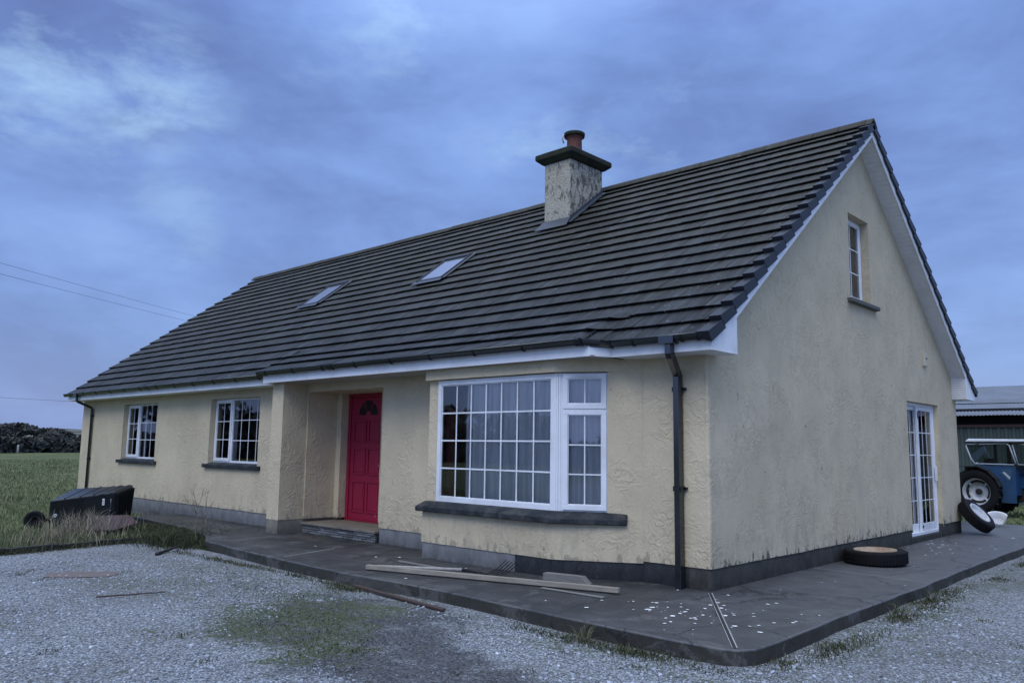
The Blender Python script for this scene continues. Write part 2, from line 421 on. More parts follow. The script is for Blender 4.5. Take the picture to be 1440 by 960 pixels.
def gravel_mat():
    m = NT('gravel_bed'); p = m.pos()
    vor = m.n('TexVoronoi', {'Vector': p, 'Scale': 48.0}, feature='F1')
    rnd = m.sep(vor.outputs['Color'])[0]
    c = m.ramp(rnd, [(0.0, (.14, .15, .16)), (.5, (.29, .31, .33)), (1.0, (.47, .495, .52))])
    c = m.mix(m.ramp(vor.outputs['Distance'], [(.3, 0.0), (.75, .8)]), c, (.05, .05, .045))
    big = m.noise(p, .55, 5, .6)
    c = m.mix(m.ramp(big, [(.42, 0.0), (.68, .5)]), c, (.10, .098, .085))
    pw = m.n('VectorMath', {0: p, 1: m.scale(m.n('VectorMath', {0: m.noise(p, .9, 4, .6, out='Color'), 1: (.5, .5, .5)}, operation='SUBTRACT').outputs[0], (2.6, 2.0, 0.0))}, operation='ADD').outputs[0]
    dn = m.noise(p, 1.9, 10, .76, .4)
    el = m.math('MAXIMUM', ell(m, pw, -1.75, -3.75, 2.1, 1.15, math.radians(-22)), ell(m, pw, .0, -4.25, 2.3, .95, math.radians(-22)))
    dirt = m.ramp(m.math('ADD', m.math('MULTIPLY', el, .75), m.math('MULTIPLY', m.math('SUBTRACT', dn, .5), 2.2)), [(.30, 0.0), (.75, .92)])
    c = m.mix(dirt, c, m.mix(rnd, (.026, .027, .028), (.105, .106, .108)))
    gm = m.math('ADD', m.math('MULTIPLY', m.noise(p, 2.3, 7, .7), .6), m.math('MULTIPLY', m.noise(p, 9.0, 6, .7), .4))
    g1 = m.ramp(m.math('ADD', m.math('MULTIPLY', ell(m, pw, -2.4, -3.9, 2.1, 1.0, math.radians(-25)), .6), m.math('MULTIPLY', m.math('SUBTRACT', gm, .5), 2.6)), [(.34, 0.0), (.62, 1.0)])
    g2 = m.math('MULTIPLY', ell(m, p, -5.2, -2.75, 3.4, .42, math.radians(10)), m.ramp(gm, [(.42, 0.0), (.6, .8)]))
    g3 = m.math('MULTIPLY', ell(m, p, .6, -2.6, 2.2, .35, 0), m.ramp(gm, [(.45, 0.0), (.6, .9)]))
    g4 = m.math('MULTIPLY', ell(m, p, 1.9, 3.0, .42, 6.5, 0), m.ramp(gm, [(.45, 0.0), (.6, .9)]))
    g5 = m.ramp(m.noise(p, 1.1, 8, .72), [(.58, 0.0), (.68, .7)])
    g6 = m.math('MULTIPLY', ell(m, pw, -4.2, -3.4, 2.8, 1.1, math.radians(8)), m.ramp(gm, [(.44, 0.0), (.60, .8)]))
    g1 = m.math('MAXIMUM', g1, g6)
    g = m.math('MAXIMUM', m.math('MAXIMUM', g1, g2), m.math('MAXIMUM', m.math('MAXIMUM', g3, g4), g5))
    g = m.math('MULTIPLY', g, m.ramp(rnd, [(.45, 1.0), (.85, .35)]))
    c = m.mix(g, c, m.mix(m.noise(p, 30, 4, .7), (.032, .044, .016), (.090, .105, .042)))
    h = m.math('MULTIPLY', m.math('SUBTRACT', 1.0, vor.outputs['Distance']), 1.0)
    nr = m.bump(h, .9, .015)
    return m.done(c, .9, nr, 0, .25)
M_GRAVEL = gravel_mat()

def stone_mat():
    m = NT('gravel_stone'); t = m.attr(); o = m.obj()
    c = m.ramp(t, [(0.0, (.09, .095, .10)), (.4, (.25, .27, .295)), (.85, (.43, .46, .50)), (1.0, (.60, .62, .64))])
    return m.done(c, .85, None, 0, .3)
M_STONE = stone_mat()

def field_mat():
    m = NT('rough_pasture'); p = m.pos()
    n1 = m.noise(p, .16, 7, .7); n2 = m.noise(p, 1.4, 6, .7)
    c = m.mix(m.ramp(n1, [(.38, 0.0), (.62, 1.0)]), (.075, .10, .042), (.155, .16, .075))
    c = m.mix(m.ramp(n2, [(.4, 0.0), (.7, .75)]), c, (.055, .075, .032))
    c = m.mix(m.ramp(m.noise(m.scale(p, (.5, 1.2, 1)), .6, 6, .7), [(.55, 0.0), (.75, .6)]), c, (.15, .14, .075))
    return m.done(c, .95, m.bump(m.noise(p, 6, 6, .7), .8, .08), 0, .1)
M_FIELD = field_mat()

def leaf_mat(name, c0, c1, c2=None):
    m = NT(name); t = m.attr()
    stops = [(0.0, c0), (.7, c1)] + ([(1.0, c2)] if c2 else [])
    c = m.ramp(t, stops)
    return m.done(c, .8, None, 0, .2)
M_GRASS = leaf_mat('grass_blade', (.052, .070, .030), (.155, .178, .080), (.35, .32, .20))
M_WEED = leaf_mat('weed_leaf', (.026, .032, .015), (.066, .073, .034), (.17, .145, .09))
M_STRAW = leaf_mat('dry_stalk', (.10, .085, .06), (.26, .23, .16), (.36, .33, .24))
M_TREE = leaf_mat('hedge_leaf', (.036, .041, .038), (.066, .067, .057), (.098, .090, .074))
M_BARK = simple('bark', (.05, .042, .035), .9, var=.3, bump=.4)
M_HILL = None
def hill_mat():
    m = NT('far_fields'); p = m.pos()
    n1 = m.noise(m.scale(p, (.02, .02, .25)), 2.0, 4, .6)
    c = m.mix(m.ramp(n1, [(.46, 0.0), (.54, 1.0)]), (.05, .055, .045), (.15, .145, .12))
    return m.done(c, .95, None, 0, .1)
M_HILL = hill_mat()

# ------------------------------------------------------------------ world
W = bpy.data.worlds.new('World'); scene.world = W; W.use_nodes = True
wt = W.node_tree; wt.nodes.clear()
class WN(NT):
    def __init__(self, tree): self.t = tree; self.tc = None
w = WN(wt)
SUN_EL, SUN_AZ = math.radians(46), math.radians(163)     # azimuth measured clockwise from +y: light from behind the camera
sky = w.n('TexSky', sky_type='NISHITA', sun_disc=False, sun_elevation=SUN_EL, sun_rotation=SUN_AZ, air_density=1.4, dust_density=.6, ozone_density=3.0)
tcw = w.n('TexCoord').outputs['Generated']
dx, dy, dz = w.sep(tcw)
dzc = w.math('MAXIMUM', dz, 0.0)
inv = w.math('DIVIDE', 1.0, w.math('ADD', dzc, .16))
cp = w.n('CombineXYZ', {0: w.math('MULTIPLY', dx, inv), 1: w.math('MULTIPLY', dy, inv), 2: 0.0}).outputs[0]
sv3 = w.n('CombineXYZ', {0: dx, 1: dy, 2: w.math('MULTIPLY', dz, 2.3)}).outputs[0]
BRK1, BRK2 = (-.866, .33, .373), (-.900, .224, .374)
DARK1, DARK2, LIGHT1 = (-.915, .32, .245), (-.46, .80, .385), (-.70, .56, .44)
def glow(dv, c0, c1):
    dt = w.n('VectorMath', {0: tcw, 1: dv}, operation='DOT_PRODUCT').outputs['Value']
    return w.n('MapRange', {0: dt, 1: c0, 2: c1, 3: 0.0, 4: 1.0}, clamp=True, interpolation_type='SMOOTHSTEP').outputs[0]
n_big = w.noise(w.n('VectorMath', {0: sv3, 1: (2.7, .4, 1.3)}, operation='ADD').outputs[0], 2.1, 8, .52, .25)
n_wisp = w.noise(w.n('VectorMath', {0: sv3, 1: (5.1, 3.3, .2)}, operation='ADD').outputs[0], 5.0, 8, .6, .25)
nn = w.math('ADD', w.math('MULTIPLY', n_big, .66), w.math('MULTIPLY', n_wisp, .34))
# heavier cloud to the left at mid height, a paler band under it, lighter sky high up in the middle
nn = w.math('SUBTRACT', nn, w.math('MULTIPLY', glow(DARK1, .955, .995), .075))
nn = w.math('SUBTRACT', nn, w.math('MULTIPLY', glow(DARK2, .975, .998), .05))
nn = w.math('ADD', nn, w.math('MULTIPLY', glow(LIGHT1, .93, 1.0), .025))
cl = w.ramp(nn, [(.36, (.115, .172, .425)), (.44, (.140, .218, .52)), (.50, (.170, .275, .62)), (.56, (.205, .330, .72)), (.66, (.26, .41, .82))])
# thin brighter breaks
wm = w.math('MULTIPLY', w.ramp(w.noise(sv3, 6.5, 8, .6, .15), [(.52, 0.0), (.70, 1.0)]), w.ramp(w.noise(sv3, 2.6, 2, .5), [(.54, 0.0), (.66, .9)]))
wm = w.math('MULTIPLY', wm, .5)
brk = w.math('MULTIPLY', w.math('MAXIMUM', glow(BRK1, .9915, .9995), glow(BRK2, .9945, .9995)), .72)
wm = w.math('MAXIMUM', wm, w.math('MULTIPLY', brk, w.ramp(w.noise(sv3, 6.0, 8, .6, .15), [(.46, 0.0), (.66, 1.0)])))
cl = w.mix(wm, cl, (.45, .68, .95))
cl = w.mix(w.n('MapRange', {0: dzc, 1: 0.0, 2: .14, 3: .5, 4: 0.0}, clamp=True).outputs[0], cl, (.155, .270, .63))
# overcast dome is brighter and whiter overhead and behind the viewpoint
zen = w.n('MapRange', {0: dzc, 1: .45, 2: .95, 3: 1.0, 4: 3.6}, clamp=True).outputs[0]
back = w.n('MapRange', {0: w.math('ADD', w.math('MULTIPLY', dy, -.72), w.math('MULTIPLY', dx, .55)), 1: -.2, 2: 1.0, 3: 1.0, 4: 2.0}, clamp=True).outputs[0]
cl = w.mix(w.n('MapRange', {0: dzc, 1: .48, 2: .85, 3: 0.0, 4: .85}, clamp=True).outputs[0], cl, (.38, .43, .50))
gain = w.math('MULTIPLY', zen, back)
cl = w.mix(1.0, cl, w.n('CombineColor', {0: gain, 1: gain, 2: gain}).outputs[0], 'MULTIPLY')
bg1 = w.n('Background', {'Color': sky.outputs[0], 'Strength': .02})
bg2 = w.n('Background', {'Color': cl, 'Strength': .93})
addw = w.n('AddShader', {0: bg1.outputs[0], 1: bg2.outputs[0]})
wo = wt.nodes.new('ShaderNodeOutputWorld'); wt.links.new(addw.outputs[0], wo.inputs[0])

sd = bpy.data.lights.new('sun', 'SUN'); sd.energy = .95; sd.angle = math.radians(30); sd.color = (1.0, .96, .85)
so = bpy.data.objects.new('sun', sd); col.objects.link(so)
sv = Vector((math.sin(SUN_AZ)*math.cos(SUN_EL), math.cos(SUN_AZ)*math.cos(SUN_EL), math.sin(SUN_EL)))
so.rotation_euler = sv.to_track_quat('Z', 'Y').to_euler(); so.location = (0, -20, 30)

# ------------------------------------------------------------------ camera
cam = bpy.data.cameras.new('camera'); co = bpy.data.objects.new('camera', cam); col.objects.link(co)
cam.sensor_width = 36; cam.lens = 1134.279/1440*36; cam.clip_start = .05; cam.clip_end = 5000
R_ = Vector((0.73100752, 0.6822194, 0.01430715)); U_ = Vector((0.07891925, -0.10535207, 0.99129849)); Fw = Vector((-0.67779035, 0.72351754, 0.1308534))
mw = Matrix((( R_.x, U_.x, -Fw.x, 4.81575696), (R_.y, U_.y, -Fw.y, -8.49521766), (R_.z, U_.z, -Fw.z, 1.6), (0, 0, 0, 1)))
co.matrix_world = mw
scene.camera = co
scene.view_settings.view_transform = 'Standard'; scene.view_settings.look = 'None'; scene.view_settings.exposure = 0; scene.view_settings.gamma = 1
scene.cycles.use_denoising = True
scene.cycles.max_bounces = 8; scene.cycles.transparent_max_bounces = 12

# ==================================================================== HOUSE
L, WD, YF = 19.95, 10.40, 0.05        # length, depth, front wall plane
ZS = 2.735                            # soffit level
SL = .755; YE, ZE = -.467, 2.905      # roof slope, eave edge
YR = WD/2; ZR = ZE + SL*(YR-YE)       # ridge
house = empty('bungalow', (-10, 5, 0), 'long cream rendered bungalow with dark tiled roof, red front door and bay window', 'house')

def wob(a, b, s=1.0):
    return s*(.006*noise.noise((a*1.3, b*1.3, 7.7)) + .004*noise.noise((a*4.1, b*4.1, 2.2)))

def subdiv(poly, step=.14, jit=.006, seed=0):
    out = []; n = len(poly)
    for i in range(n):
        a = poly[i]; b = poly[(i+1) % n]
        d = math.hypot(b[0]-a[0], b[1]-a[1]); k = max(1, int(d/step))
        for j in range(k):
            t = j/k; x = a[0]+(b[0]-a[0])*t; y = a[1]+(b[1]-a[1])*t
            if j > 0 and jit:
                nx, ny = -(b[1]-a[1])/d, (b[0]-a[0])/d
                q = jit*(noise.noise((x*3.2+seed, y*3.2, 1.5)) + .6*noise.noise((x*9+seed, y*9, 4.5)))
                x += nx*q; y += ny*q
            out.append((x, y))
    return out

def panel(mb, frame, outline, holes, mi=0, step=.22, reveal=.16, jit=.006, ws=1.0, open_edges=()):
    """hand plastered wall sheet. frame(a, b, d) -> world point, d outward. holes: (outline, reveal depth, material)"""
    ob = subdiv(outline, .16, jit, 3)
    hb = [subdiv(h[0], .13, jit*1.1, 11) for h in holes]
    vs = [Vector(p) for p in ob]; es = []; n = len(vs)
    es += [(i, (i+1) % n) for i in range(n)]
    for h in hb:
        b = len(vs); vs += [Vector(p) for p in h]; m = len(h)
        es += [(b+i, b+(i+1) % m) for i in range(m)]
    def inside(poly, x, y):
        c = False; j = len(poly)-1
        for i in range(len(poly)):
            if (poly[i][1] > y) != (poly[j][1] > y) and x < (poly[j][0]-poly[i][0])*(y-poly[i][1])/(poly[j][1]-poly[i][1])+poly[i][0]: c = not c
            j = i
        return c
    def near(poly, x, y, r):
        return any((p[0]-x)**2+(p[1]-y)**2 < r*r for p in poly)
    xs = [p[0] for p in outline]; ys = [p[1] for p in outline]
    gx = min(xs)+step*.5
    while gx < max(xs):
        gy = min(ys)+step*.5
        while gy < max(ys):
            x = gx+random.uniform(-.2, .2)*step; y = gy+random.uniform(-.2, .2)*step
            if inside(ob, x, y) and not any(inside(h, x, y) for h in hb) and not near(ob, x, y, .08) and not any(near(h, x, y, .08) for h in hb):
                vs.append(Vector((x, y)))
            gy += step
        gx += step  # near-black board stands in for the shade in the eaves gap
    V, E, F, _, _, _ = delaunay_2d_cdt(vs, es, [], 1, 1e-5)
    keep = []
    for f in F:
        cx = sum(V[i].x for i in f)/len(f); cy = sum(V[i].y for i in f)/len(f)
        if inside(ob, cx, cy) and not any(inside(h, cx, cy) for h in hb): keep.append(tuple(f))
    mb.add([frame(v.x, v.y, wob(v.x, v.y, ws)) for v in V], keep, mi, True)
    for h, (o, dep, hm) in zip(hb, holes):
        m = len(h)
        ring = [frame(p[0], p[1], wob(p[0], p[1], ws)) for p in h] + [frame(o[0][0]*0+p[0], p[1], -dep) for p in h]
        mb.add(ring, [(i, (i+1) % m, m+(i+1) % m, m+i) for i in range(m)], hm, False)

def rect(x0, z0, x1, z1): return [(x0, z0), (x1, z0), (x1, z1), (x0, z1)]

# openings
WIN = [(-17.07, -15.05), (-12.31, -10.21)]; WZ = (1.19, 2.575)
ALC = (-8.43, -6.18, 2.595)
BAYX0, BAYX1, BAYX2 = -4.41, -1.90, -.93; BAYY = -.53
FD = (7.23, 9.12, .10, 2.565)
UW = (4.71, 5.63, 4.11, 5.545)

wall = MB()
front = lambda a, b, d: (a, YF-d, b)
panel(wall, front, [(-L, .248), (ALC[0], .248), (ALC[0], ALC[2]), (ALC[1], ALC[2]), (ALC[1], .248), (-.04, .248), (-.04, ZS+.04), (-L, ZS+.04)],
      [(rect(a, WZ[0]-.03, b, WZ[1]), .16, 0) for a, b in WIN] + [(rect(-4.1, .9, -1.35, 2.58), .1, 0)])
# rounded near corner
arc = []
for k in range(5):
    a = k/4*PI/2; arc.append((-.04+.04*math.sin(a), YF+.04-.04*math.cos(a)))
nz = 12
for z0 in range(nz):
    za = .248+(ZS+.04-.248)*z0/nz; zb = .248+(ZS+.04-.248)*(z0+1)/nz
    for k in range(4):
        (xa, ya), (xb, yb) = arc[k], arc[k+1]
        wall.add([(xa, ya, za), (xb, yb, za), (xb, yb, zb), (xa, ya, zb)], [(0, 1, 2, 3)], 0 if k < 2 else 1, True)
zroof = lambda y: ZE + SL*(min(y, WD-y)-YE) - .10
gab = lambda a, b, d: (d, a, b)
panel(wall, gab, [(YF+.04, .248), (FD[0], .248), (FD[0], FD[3]), (FD[1], FD[3]), (FD[1], .248), (WD, .248), (WD, zroof(WD)), (YR, zroof(YR)), (YF+.04, zroof(YF+.04))],
      [(rect(UW[0], UW[2]-.03, UW[1], UW[3]), .19, 1)] , mi=1, step=.3, ws=.8)
wall.add([(.004, FD[0], .2), (-.2, FD[0], .2), (-.2, FD[0], FD[3]), (.004, FD[0], FD[3]), (.004, FD[1], .2), (-.2, FD[1], .2), (-.2, FD[1], FD[3]), (.004, FD[1], FD[3])], [(0, 1, 2, 3), (5, 4, 7, 6), (3, 2, 6, 7)], 1)
# left gable, back wall
panel(wall, lambda a, b, d: (-L-d, a, b), [(WD, .248), (YF, .248), (YF, zroof(YF)), (YR, zroof(YR)), (WD, zroof(WD))], [], mi=1, step=.6)
panel(wall, lambda a, b, d: (a, WD+d, b), [(-.0, .248), (-L, .248), (-L, ZS+.04), (0, ZS+.04)], [], mi=1, step=.8)
# porch pillar
def sheet(mb, pts, z0, z1, mi=0, step=.2, ws=1.0, jit=.004, zj=True):
    """vertical plaster strip following a plan polyline"""
    P = []
    for (a, b) in zip(pts[:-1], pts[1:]):
        d = math.hypot(b[0]-a[0], b[1]-a[1]); k = max(1, int(d/step))
        P += [(a[0]+(b[0]-a[0])*j/k, a[1]+(b[1]-a[1])*j/k) for j in range(k)]
    P.append(pts[-1])
    nz = max(1, int((z1-z0)/step)); vs = []
    for j in range(nz+1):
        z = z0+(z1-z0)*j/nz
        for (x, y) in P:
            q = .006*noise.noise((x*2.3, y*2.3, z*2.3))+.004*noise.noise((x*6, y*6, z*6))
            zz = z + (jit*noise.noise((x*7, y*7, 3.3)) if zj and (j == 0 or j == nz) else 0)
            vs.append((x+q*ws, y+q*ws, zz))
    n = len(P)
    mb.add(vs, [(j*n+i, j*n+i+1, (j+1)*n+i+1, (j+1)*n+i) for j in range(nz) for i in range(n-1)], mi, False)
sheet(wall, [(-8.85, YF+.02), (-8.85, -.477), (-8.46, -.477), (-8.46, YF+.02)], .243, ZS+.02)
# alcove
ya, yb = .70, .87
sheet(wall, [(ALC[0], YF), (ALC[0], ya), (-8.285, ya), (-8.285, yb+.03)], .243, ALC[2]+.01)
sheet(wall, [(-7.045, yb+.03), (-7.045, ya), (ALC[1], ya), (ALC[1], YF)], .243, ALC[2]+.01)
wall.add([(ALC[0], YF, ALC[2]), (ALC[1], YF, ALC[2]), (ALC[1], yb+.06, ALC[2]+.002), (ALC[0], yb+.06, ALC[2]+.002)], [(0, 1, 2, 3)], 0)
# bay: apron, lintel, left pier, right strip
bayp = [(BAYX0, YF), (BAYX0, BAYY), (BAYX1, BAYY), (BAYX2, YF)]
sheet(wall, bayp, .222, .72, step=.13)
sheet(wall, bayp, 2.585, ZS+.01, step=.11)
def inset(d):
    v = Vector((BAYX2-BAYX1, YF-BAYY)).normalized(); nrm = Vector((-v.y, v.x))
    return (BAYX1 - d*.55, BAYY+d), (BAYX2+nrm.x*d, YF+nrm.y*d)
wall.add([(BAYX0, BAYY, 2.585), (BAYX1, BAYY, 2.585), (BAYX2, YF, 2.585), (BAYX2-.2, YF+.1, 2.586), (BAYX1-.15, BAYY+.22, 2.586), (BAYX0, BAYY+.22, 2.586)], [(0, 1, 2, 3, 4, 5)], 0)
wall.box((BAYX0+.004, -.445, .72), (-4.2, -.25, 2.60), 0)
bv = Vector((BAYX2-BAYX1, YF-BAYY, 0)).normalized()
FR1 = Vector((-1.33, -.135, 0))                       # right end of the bay frame
s0 = FR1 + Vector((bv.y, -bv.x, 0))*.012
wall.add([(s0.x, s0.y, .72), (BAYX2+.002, YF-.002, .72), (BAYX2+.002, YF-.002, 2.60), (s0.x, s0.y, 2.60), (FR1.x-.02, FR1.y+.1, .72), (FR1.x-.02, FR1.y+.1, 2.60)],
         [(0, 1, 2, 3), (4, 0, 3, 5)], 0)
# left side of the bay behind the pier
wall.add([(BAYX0, -.25, .72), (BAYX0, YF, .72), (BAYX0, YF, 2.6), (BAYX0, -.25, 2.6)], [(0, 1, 2, 3)], 0)
wall.build('wall', [M_WALL, M_GABLE], house)

# plinth
pl = MB(); t = .012
pl.box((-L+t, YF+t, -.16), (-8.85-.002, YF+.2, .252), 0)
pl.box((-8.845, -.472, -.16), (-8.465, YF+.2, .246), 3)
pl.box((ALC[1]+.002, YF+t, -.16), (BAYX0+.002, YF+.2, .252), 0)
def planprism(mb, pts, z0, z1, mi): mb.prism([(x, y, z0) for x, y in pts], (0, 0, 0), (0, 0, z1-z0), mi)
k = t/2
planprism(pl, [(BAYX0+k, YF+.1), (BAYX0+k, BAYY+t), (-2.55, BAYY+t), (-2.55, YF+.1)], -.16, .226, 0)
planprism(pl, [(-2.55, YF+.1), (-2.55, BAYY+t-.002), (BAYX1, BAYY+t-.002), (BAYX2-.01, YF+t), (BAYX2-.01, YF+.1)], -.16, .228, 1)
planprism(pl, [(BAYX2-.01, YF+.15), (BAYX2-.01, YF+t), (-.3, YF+t), (-.3, YF+.15)], -.16, .252, 1)
planprism(pl, [(-.3, YF+.15), (-.3, YF+t), (-.05, YF+t), (-.028, YF+.022), (-.014, YF+.05), (-.014, FD[0]), (-.2, FD[0]), (-.2, YF+.15)], -.16, .252, 2)
pl.box((-.2, FD[1], -.16), (-.014, WD-t, .252), 2)
pl.box((-.2, FD[0], -.16), (-.03, FD[1], .096), 2)
pl.box((-.2, FD[1]-.02, .0), (-.012, FD[1]+.02, .25), 2)
pl.box((-L+t, WD-.2, -.16), (-.2, WD-t, .252), 2)
pl.box((-L+t, YF+.2, -.16), (-L+.2, WD-.2, .252), 2)
pl.box((ALC[0]-.035, YF+.002, .0), (ALC[0]+.012, .85, .246), 2)
pl.box((ALC[0], ya-.012, .2), (-8.28, ya+.1, .246), 2)
pl.build('plinth', [M_PL_GREY, M_PL_DARK, M_PL_GABLE, M_PL_STONE], house, bevel=.006)

# interior: floor and a cross wall, seen dimly through the panes
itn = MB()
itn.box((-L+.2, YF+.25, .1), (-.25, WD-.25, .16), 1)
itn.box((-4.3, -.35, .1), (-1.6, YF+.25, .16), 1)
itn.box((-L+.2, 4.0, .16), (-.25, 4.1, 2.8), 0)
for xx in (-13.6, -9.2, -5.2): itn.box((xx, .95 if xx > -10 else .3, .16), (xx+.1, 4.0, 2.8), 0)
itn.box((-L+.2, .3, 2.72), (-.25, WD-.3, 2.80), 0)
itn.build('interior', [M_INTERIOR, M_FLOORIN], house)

# ---------------- roof
def tile_field(mb, O, U, S, N, length, courses, g, tw=.333, nose=.054, seed=1, trim=None, tintf=1.0, u0=0.0):
    rnd = random.Random(seed)
    for j in range(courses):
        s0 = j*g; s1 = (j+1)*g+.02
        off = (j % 2)*tw*.5
        a = u0 - off
        while a < length:
            b = a+tw
            aa, bb = max(a, u0), min(b, length)
            if trim: aa, bb = trim(aa, bb, j)
            if bb-aa > .02:
                lift = rnd.uniform(-.003, .004); tilt = rnd.uniform(-.003, .003)
                tint = tintf*rnd.uniform(.76, 1.2)
                if rnd.random() < .03: tint *= 1.2
                ds = rnd.uniform(-.0045, .0045)
                P = lambda u, s, n: O + U*u + S*s + N*n
                gap = .0028
                ha, hb = nose+lift+tilt, nose+lift-tilt
                q = [P(aa+gap, s0+ds, ha), P(bb-gap, s0+ds, hb), P(bb-gap, s1, .010+lift*.3), P(aa+gap, s1, .010+lift*.3)]
                lo = .012
                mb.add(q + [P(aa+gap, s0+ds+.004, lo), P(bb-gap, s0+ds+.004, lo)], [(0, 1, 2, 3)], 0, False, tint)
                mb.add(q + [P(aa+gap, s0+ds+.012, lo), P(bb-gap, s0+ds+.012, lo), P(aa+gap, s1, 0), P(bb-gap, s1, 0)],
                       [(4, 5, 1, 0)], 0, False, tint*.22)  # nose face tinted dark: shade under each course put into the colour
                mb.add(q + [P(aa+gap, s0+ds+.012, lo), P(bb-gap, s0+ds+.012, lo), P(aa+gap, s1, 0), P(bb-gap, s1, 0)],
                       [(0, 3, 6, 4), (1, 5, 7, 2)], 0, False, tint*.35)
            a = b
NC = 20
slope_len = math.hypot(YR-YE, ZR-ZE); G = slope_len/NC
XL, XR = -L-.10, .20
roof = MB()
Sf = Vector((0, YR-YE, ZR-ZE)).normalized(); Nf = Vector((0, -Sf.z, Sf.y))
Of = Vector((XL, YE, ZE)) - Nf*.05
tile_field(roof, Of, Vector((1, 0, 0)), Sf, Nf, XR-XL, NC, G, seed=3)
# underlay sheets close the roof (both slopes), back slope courses
roof.add([(XL, YE+.02, ZE-.055), (XR, YE+.02, ZE-.055), (XR, YR, ZR-.06), (XL, YR, ZR-.06), (XL, WD-YE, ZE-.055), (XR, WD-YE, ZE-.055)], [(0, 1, 2, 3), (3, 2, 5, 4)], 0, False, .4)
Sb = Vector((0, -(YR-YE), ZR-ZE)).normalized(); Nb = Vector((0, Sb.z, -Sb.y)); Nb = Vector((0, Sf.z, Sf.y))
Ob = Vector((XR, WD-YE, ZE)) - Nb*.05
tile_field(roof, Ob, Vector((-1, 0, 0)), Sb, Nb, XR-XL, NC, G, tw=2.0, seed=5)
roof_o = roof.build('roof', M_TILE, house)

ridge = MB(); x = XL+.02; rr = random.Random(2)
while x < .26:
    x1 = min(x+.45, .33); h = rr.uniform(-.006, .006); tt = rr.uniform(.75, 1.2)
    zt = ZR+.045+h
    pts = [(-.16, -.135), (-.10, -.055), (-.045, -.01), (0, .004), (.045, -.01), (.10, -.055), (.16, -.135), (.15, -.15), (0, -.03), (-.15, -.15)]
    ridge.prism([(x+.003, YR+a, zt+b) for a, b in pts], (0, 0, 0), (x1-x-.006, 0, 0), 0, None, tt)
    x = x1
ridge.build('ridge_tiles', M_RIDGE, roof_o, bevel=.004)

vg = MB()
for side in (0, 1):
    S = Sf if side == 0 else Sb; N = Nf if side == 0 else Nb
    O = Vector((0, YE if side == 0 else WD-YE, ZE)) - N*.05
    for j in range(NC):
        s0 = j*G-.012; s1 = (j+1)*G+.012
        if j == NC-1: s1 = slope_len-.02
        top0, top1 = .092, .022; th = .022
        a, b = .17, .325; dr0, dr1 = -.052, -.095
        P = lambda x, s, n: Vector((x, 0, 0)) + O + S*s + N*n
        # top flap
        vg.hexa([P(a, s0, top0-th), P(b, s0, top0-th), P(b, s1, top1-th), P(a, s1, top1-th), P(a, s0, top0), P(b, s0, top0), P(b, s1, top1), P(a, s1, top1)])
        # drop side
        vg.hexa([P(b-th, s0, dr0), P(b, s0, dr0), P(b, s1, dr1), P(b-th, s1, dr1), P(b-th, s0, top0-th), P(b, s0, top0-th), P(b, s1, top1-th), P(b-th, s1, top1-th)])
        vg.hexa([P(a, s0, .0), P(b-th, s0, dr0), P(b-th, s0+.015, dr0), P(a, s0+.015, .0), P(a, s0, top0-th), P(b-th, s0, top0-th), P(b-th, s0+.015, top0-th), P(a, s0+.015, top0-th)])
vg.build('verge_tiles', M_VERGE, roof_o, bevel=.004)

# porch roof of lower pitch over door and bay
PX0, PX1 = -9.05, -1.17; PYE, PZE = -.755, 2.945; PYT, PZT = .27, ZE+SL*(.27-YE)+.012
Sp = Vector((0, PYT-PYE, PZT-PZE)); plen = Sp.length; Sp.normalize(); Np = Vector((0, -Sp.z, Sp.y))
pr = MB(); Op = Vector((PX0, PYE, PZE)) - Np*.045
RX = (PX1-.36, PX1-.30, PX1-.20)            # where the sheets start to dip to the main roof at the right end
def trim(a, b, j):
    return max(a, (.02, -.06, -.13)[j]), min(b, RX[j]-PX0)
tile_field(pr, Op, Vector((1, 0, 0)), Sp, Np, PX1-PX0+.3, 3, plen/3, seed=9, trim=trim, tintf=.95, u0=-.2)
mainz = lambda y: ZE+SL*(y-YE)
# right end: mortared tiles sweep down on to the main slope
prev = None
for j in range(3):
    sA, sB = j*plen/3, (j+1)*plen/3+.02
    xa = RX[j]; lo_y = (-.40, -.14, .08)[j]; hi_y = (-.14, .08, .29)[j]
    A0 = Op+Vector((xa-PX0, 0, 0))+Sp*sA+Np*.06; A1 = Op+Vector((xa-PX0, 0, 0))+Sp*sB+Np*.012
    xr0 = PX1-.09+.06*j; xr1 = PX1-.03+.06*j
    if j == 0: B0 = Vector((xr0-.02, YE-.02, mainz(YE)-.01))
    else: B0 = Vector((xr0, lo_y, mainz(lo_y)-.012))
    B1 = Vector((xr1, hi_y, mainz(hi_y)-.04))
    k_ = 5; top = []; nos = []
    for q in range(k_+1):
        t = q/k_; dip = .012*math.sin(PI*t)
        p0 = A0.lerp(B0, t)-Vector((0, 0, dip)); p1 = A1.lerp(B1, t)-Vector((0, 0, dip))
        top += [p0, p1]; nos += [p0, p0-Vector((0, -.010, .040*(1-t)**1.5+.004))]
    pr.add(top, [(2*q, 2*q+2, 2*q+3, 2*q+1) for q in range(k_)], 0, False, 1.0-.1*j)
    if j < 1: pr.add(nos, [(2*q, 2*q+1, 2*q+3, 2*q+2) for q in range(k_)], 0, False, .4)  # nose strip coloured dark to deepen the shadow line
